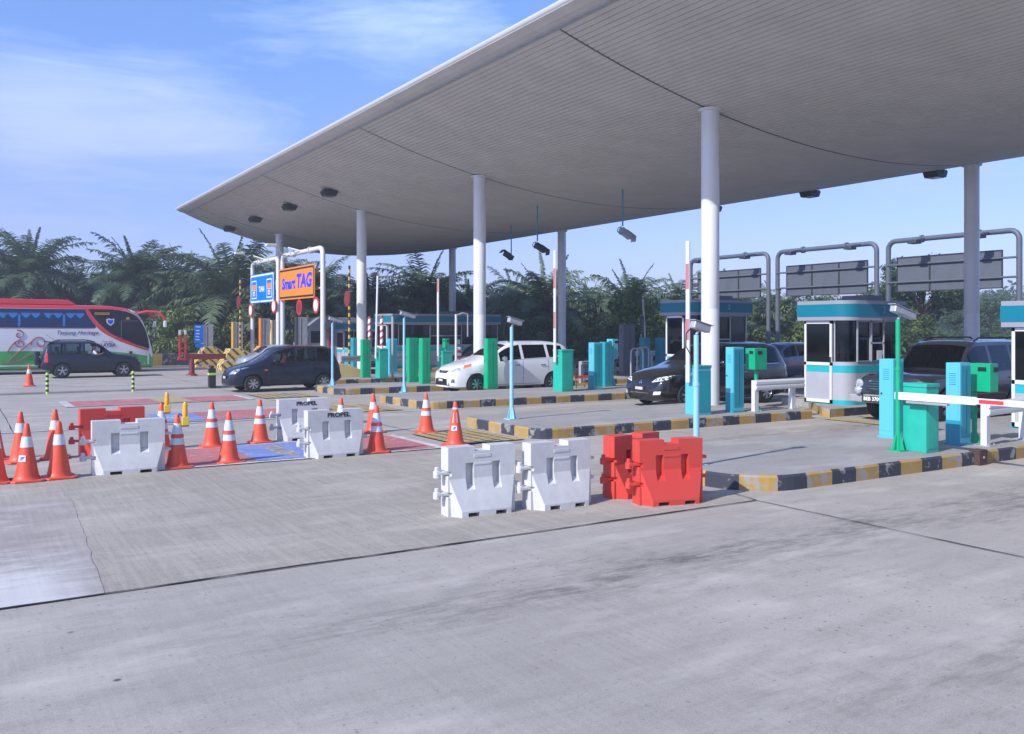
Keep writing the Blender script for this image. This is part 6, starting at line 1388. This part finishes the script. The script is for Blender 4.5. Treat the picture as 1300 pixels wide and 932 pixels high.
def tree_proto(name, seed, H, rad, leaf, n=2600, size=.13, trunk_h=.35, cat='tree', nb=14, group=None, bark='bark'):
    q = random.Random(seed); t = thing(name, name, cat, group=group); g = MB(); tips = []; base = H * trunk_h
    g.tube([(0, 0, 0), (q.uniform(-.1, .1), q.uniform(-.1, .1), base), (q.uniform(-.2, .2), q.uniform(-.2, .2), H * .7)], [rad * .07, rad * .055, rad * .02], 8)
    for k in range(nb):
        a = k * 2.4 + q.uniform(-.4, .4); zz = base + (H - base) * q.uniform(.1, .85); rr = rad * q.uniform(.45, .95) * (1 - .55 * ((zz - base) / (H - base)) ** 2); e = (math.cos(a) * rr, math.sin(a) * rr, min(H * .95, zz + q.uniform(.0, .25) * H)); tips.append(e)
        s = (0, 0, base + (zz - base) * .6); m_ = tuple((s[i] + e[i]) / 2 + (0, 0, .06 * H)[i] for i in range(3)); g.tube([s, m_, e], [rad * .03, rad * .02, rad * .008], 5)
    g.build('trunk', bark, t); c = MB(); tips.append((0, 0, H * .9))
    for e in tips: leaf_blob(c, q, *e, rad * q.uniform(.28, .46), rad * q.uniform(.22, .36), n // len(tips), size)
    c.build('crown', leaf, t, fix=False); return t
q = random.Random(11)
protos = [palm_proto(1, 4.2, 4.6), palm_proto(2, 5.2, 4.9), palm_proto(3, 3.2, 4.4, 38), palm_proto(5, 6.0, 4.7, 42)]
# skyline heights in the picture, (px, y of the crown tops)
sky = [(-80, 330), (0, 296), (50, 318), (90, 335), (140, 318), (180, 305), (240, 316), (300, 306), (360, 318), (420, 330), (480, 345), (530, 335), (560, 340), (620, 352), (680, 342), (740, 352), (800, 350), (850, 358), (920, 362), (980, 358), (1060, 372), (1130, 380), (1400, 380)]
skf = pchip(sky)
used = [False] * 4; cnt = 0
def put_palm(px, D, topy, lab=None):
    global cnt
    k = q.randrange(4); topz = CAM_H + (HZ - topy) * D / F; base_h = [4.2 + 3.1, 5.2 + 3.3, 3.2 + 3.0, 6.0 + 3.2][k]; s = max(.62, min(1.35, topz / base_h)); x, y = PD(px, D)
    rowt = 'front row' if D < 68 else 'middle row' if D < 82 else 'back row'
    lab = lab or 'oil palm in the dense belt behind the plaza, its crown merging with its neighbours'
    if not used[k]: o = protos[k]; used[k] = True; o['label'] = lab
    else: o = dup(protos[k], (0, 0, 0), label=lab)
    o.location = (x, y, min(0, topz - base_h * s) if s > .63 else -1.0); o.rotation_euler = (0, 0, q.uniform(0, 6.28)); o.scale = (s,) * 3; cnt += 1
for px, D, ty, lab in ((-60, 58, 300, 'oil palm just beyond the left edge of the photo, fronds reaching in'), (38, 60, 290, 'tall oil palm at the far left, rising above the coach roof'), (100, 63, 332, 'lower oil palm above the front windows of the coach'),
        (172, 60, 303, 'broad oil palm rising above the nose of the coach'), (232, 62, 318, 'oil palm straight above the red steel arm'), (292, 59, 300, 'tall oil palm whose fronds touch the tip of the canopy'), (345, 64, 325, 'oil palm behind the blue sign'),
        (402, 66, 328, 'oil palm behind the orange sign'), (470, 60, 345, 'oil palm right of the third white column, above the leaning boom'), (540, 63, 326, 'tall oil palm left of the thin farthest rear column'), (595, 66, 352, 'oil palm between the farthest rear column and the second white column'),
        (655, 64, 348, 'oil palm below the lowest hanging camera'), (692, 59, 330, 'tall oil palm crossing the rear column beside the raised boom'), (750, 66, 356, 'lower oil palm right of the rear column beside the boom'), (800, 59, 339, 'broad oil palm below the pale hanging camera'),
        (862, 62, 352, 'oil palm just left of the nearest white column'), (925, 60, 350, 'oil palm just right of the nearest white column, behind a sign gantry'), (985, 66, 362, 'oil palm between the two left sign gantries at the right')):
    put_palm(px, D, ty, lab)
px = -70
while px < 1010:
    put_palm(px, q.uniform(66, 70), skf(px) + q.uniform(26, 50)); px += q.uniform(44, 66)
px = -60
while px < 1120:
    put_palm(px, q.uniform(73, 79), skf(px) + q.uniform(14, 34)); px += q.uniform(42, 62)
px = -50
while px < 1180:
    put_palm(px, q.uniform(86, 96), skf(px) + q.uniform(14, 32)); px += q.uniform(44, 62)
for o in protos:
    if not o.location.length: o.location = (*PD(500, 80), 0)
# dark undergrowth below the palms: one uncountable mass
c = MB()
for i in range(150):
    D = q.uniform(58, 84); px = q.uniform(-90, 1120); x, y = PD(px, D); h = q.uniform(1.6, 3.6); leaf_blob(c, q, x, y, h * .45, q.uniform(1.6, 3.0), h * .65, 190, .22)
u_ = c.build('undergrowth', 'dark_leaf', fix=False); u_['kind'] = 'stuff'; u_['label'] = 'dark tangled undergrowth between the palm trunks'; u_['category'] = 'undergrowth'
# shrubs
sb = tree_proto('leafy_shrub', 21, 3.6, 1.9, 'bush_leaf', 3600, .13, .12, 'shrub', group='bright shrubs in front of the palms')
spots = [(795, 50, 1.02, 'bright leafy shrub behind the tall dark grey cabinet, largest one'), (838, 53, .85, 'bright leafy shrub left of the booth behind the nearest column'), (700, 52, .72, 'pale shrub behind the rear column next to the raised boom'), (655, 53, .70, 'pale shrub behind the white car roof'),
         (228, 55, .9, 'green shrub behind the red steel arm'), (305, 56, .85, 'green shrub behind the leftmost orange-edged cabinet'), (425, 54, .8, 'green shrub right of the orange sign gantry post'), (400, 55, .85, 'green shrub below the orange sign'),
         (940, 56, .9, 'leafy shrub just right of the nearest column, behind the gantry'), (985, 60, 1.0, 'leafy shrub between the two left gantries'), (1160, 56, .8, 'leafy shrub below the rightmost sign back'), (755, 51, .6, 'low shrub left of the tall dark grey cabinet')]
for i, (px, D, s, lab) in enumerate(spots):
    o = sb if i == 0 else dup(sb, (0, 0, 0)); o['label'] = lab; o.location = (*PD(px, D), 0); o.rotation_euler = (0, 0, i * 1.3); o.scale = (s,) * 3
# trees on the right, the far ones fading
tb = tree_proto('broadleaf_tree', 31, 7.0, 3.0, 'tree_leaf', 5200, .17, .3, 'tree', nb=18, group='broadleaf trees at the right')
spots = [(1172, 60, .93, 'loose-leaved tree behind the rightmost gantry sign'), (1128, 64, .72, 'bushy tree between the two right gantries'), (1030, 66, .62, 'tree above the middle booth, left part'), (1078, 68, .6, 'tree above the middle booth, right part'), (1215, 92, .62, 'tree left of the rear column at the right'),
         (1255, 84, .66, 'fresh green tree between the rear column and the right booth'), (1298, 88, .68, 'tree above the booth at the right edge'), (1190, 120, .8, 'far hazy tree beside the rightmost gantry tree'), (1235, 135, .95, 'far tree directly behind the rear column'), (1150, 150, 1.0, 'far tree low on the horizon between the gantries'),
         (1272, 150, 1.15, 'tall far tree rising above its neighbours at the right'), (1330, 120, .9, 'far tree beyond the right edge booth'), (1205, 165, 1.05, 'farthest hazy tree left of the rear column')]
for i, (px, D, s, lab) in enumerate(spots):
    o = tb if i == 0 else dup(tb, (0, 0, 0)); o['label'] = lab; o.location = (*PD(px, D), 0); o.rotation_euler = (0, 0, i * 1.9); o.scale = (s * 1.1, s * 1.1, s)
c = MB()
for i in range(110):
    D = q.uniform(50, 130); px = q.uniform(1000, 1360); x, y = PD(px, D); h = q.uniform(1.2, 2.6); leaf_blob(c, q, x, y, h * .4, q.uniform(1.6, 3.4), h * .6, 150, .2)
u_ = c.build('roadside_thicket', 'tree_leaf', fix=False); u_['kind'] = 'stuff'; u_['label'] = 'low green thicket below the trees at the right'; u_['category'] = 'thicket'
c = MB()
for i in range(420):
    D = q.uniform(170, 330); px = q.uniform(-200, 1600); x, y = PD(px, D); h = q.uniform(4, 9) * (1.0 if px < 1100 else 1.35); leaf_blob(c, q, x, y, h * .5, q.uniform(4, 8), h * .6, 90, .9)
u_ = c.build('far_wood', 'tree_leaf', fix=False); u_['kind'] = 'stuff'; u_['label'] = 'far wooded horizon fading into haze'; u_['category'] = 'wood'
# ============================================================ AIR
hz = MB(); hz.box(-950, 1650, -350, 1750, -1.2, 16); hb = hz.mesh('haze')
hb.transform(Matrix.Rotation(0, 4, 'Z')); ho = bpy.data.objects.new('haze', hb); COL.objects.link(ho); ho['kind'] = 'stuff'; ho['label'] = 'thin bluish haze in the air'; ho['category'] = 'haze'
hm = bpy.data.materials.new('haze'); hm.use_nodes = True; t_ = hm.node_tree; t_.nodes.clear(); oo = t_.nodes.new('ShaderNodeOutputMaterial'); pv = t_.nodes.new('ShaderNodeVolumePrincipled')
pv.inputs['Color'].default_value = (.84, .92, 1, 1); pv.inputs['Density'].default_value = .0018; pv.inputs['Anisotropy'].default_value = .2; t_.links.new(pv.outputs[0], oo.inputs['Volume']); hb.materials.append(hm)
b = bmesh.new(); b.from_mesh(hb); bmesh.ops.recalc_face_normals(b, faces=b.faces); b.to_mesh(hb); b.free()
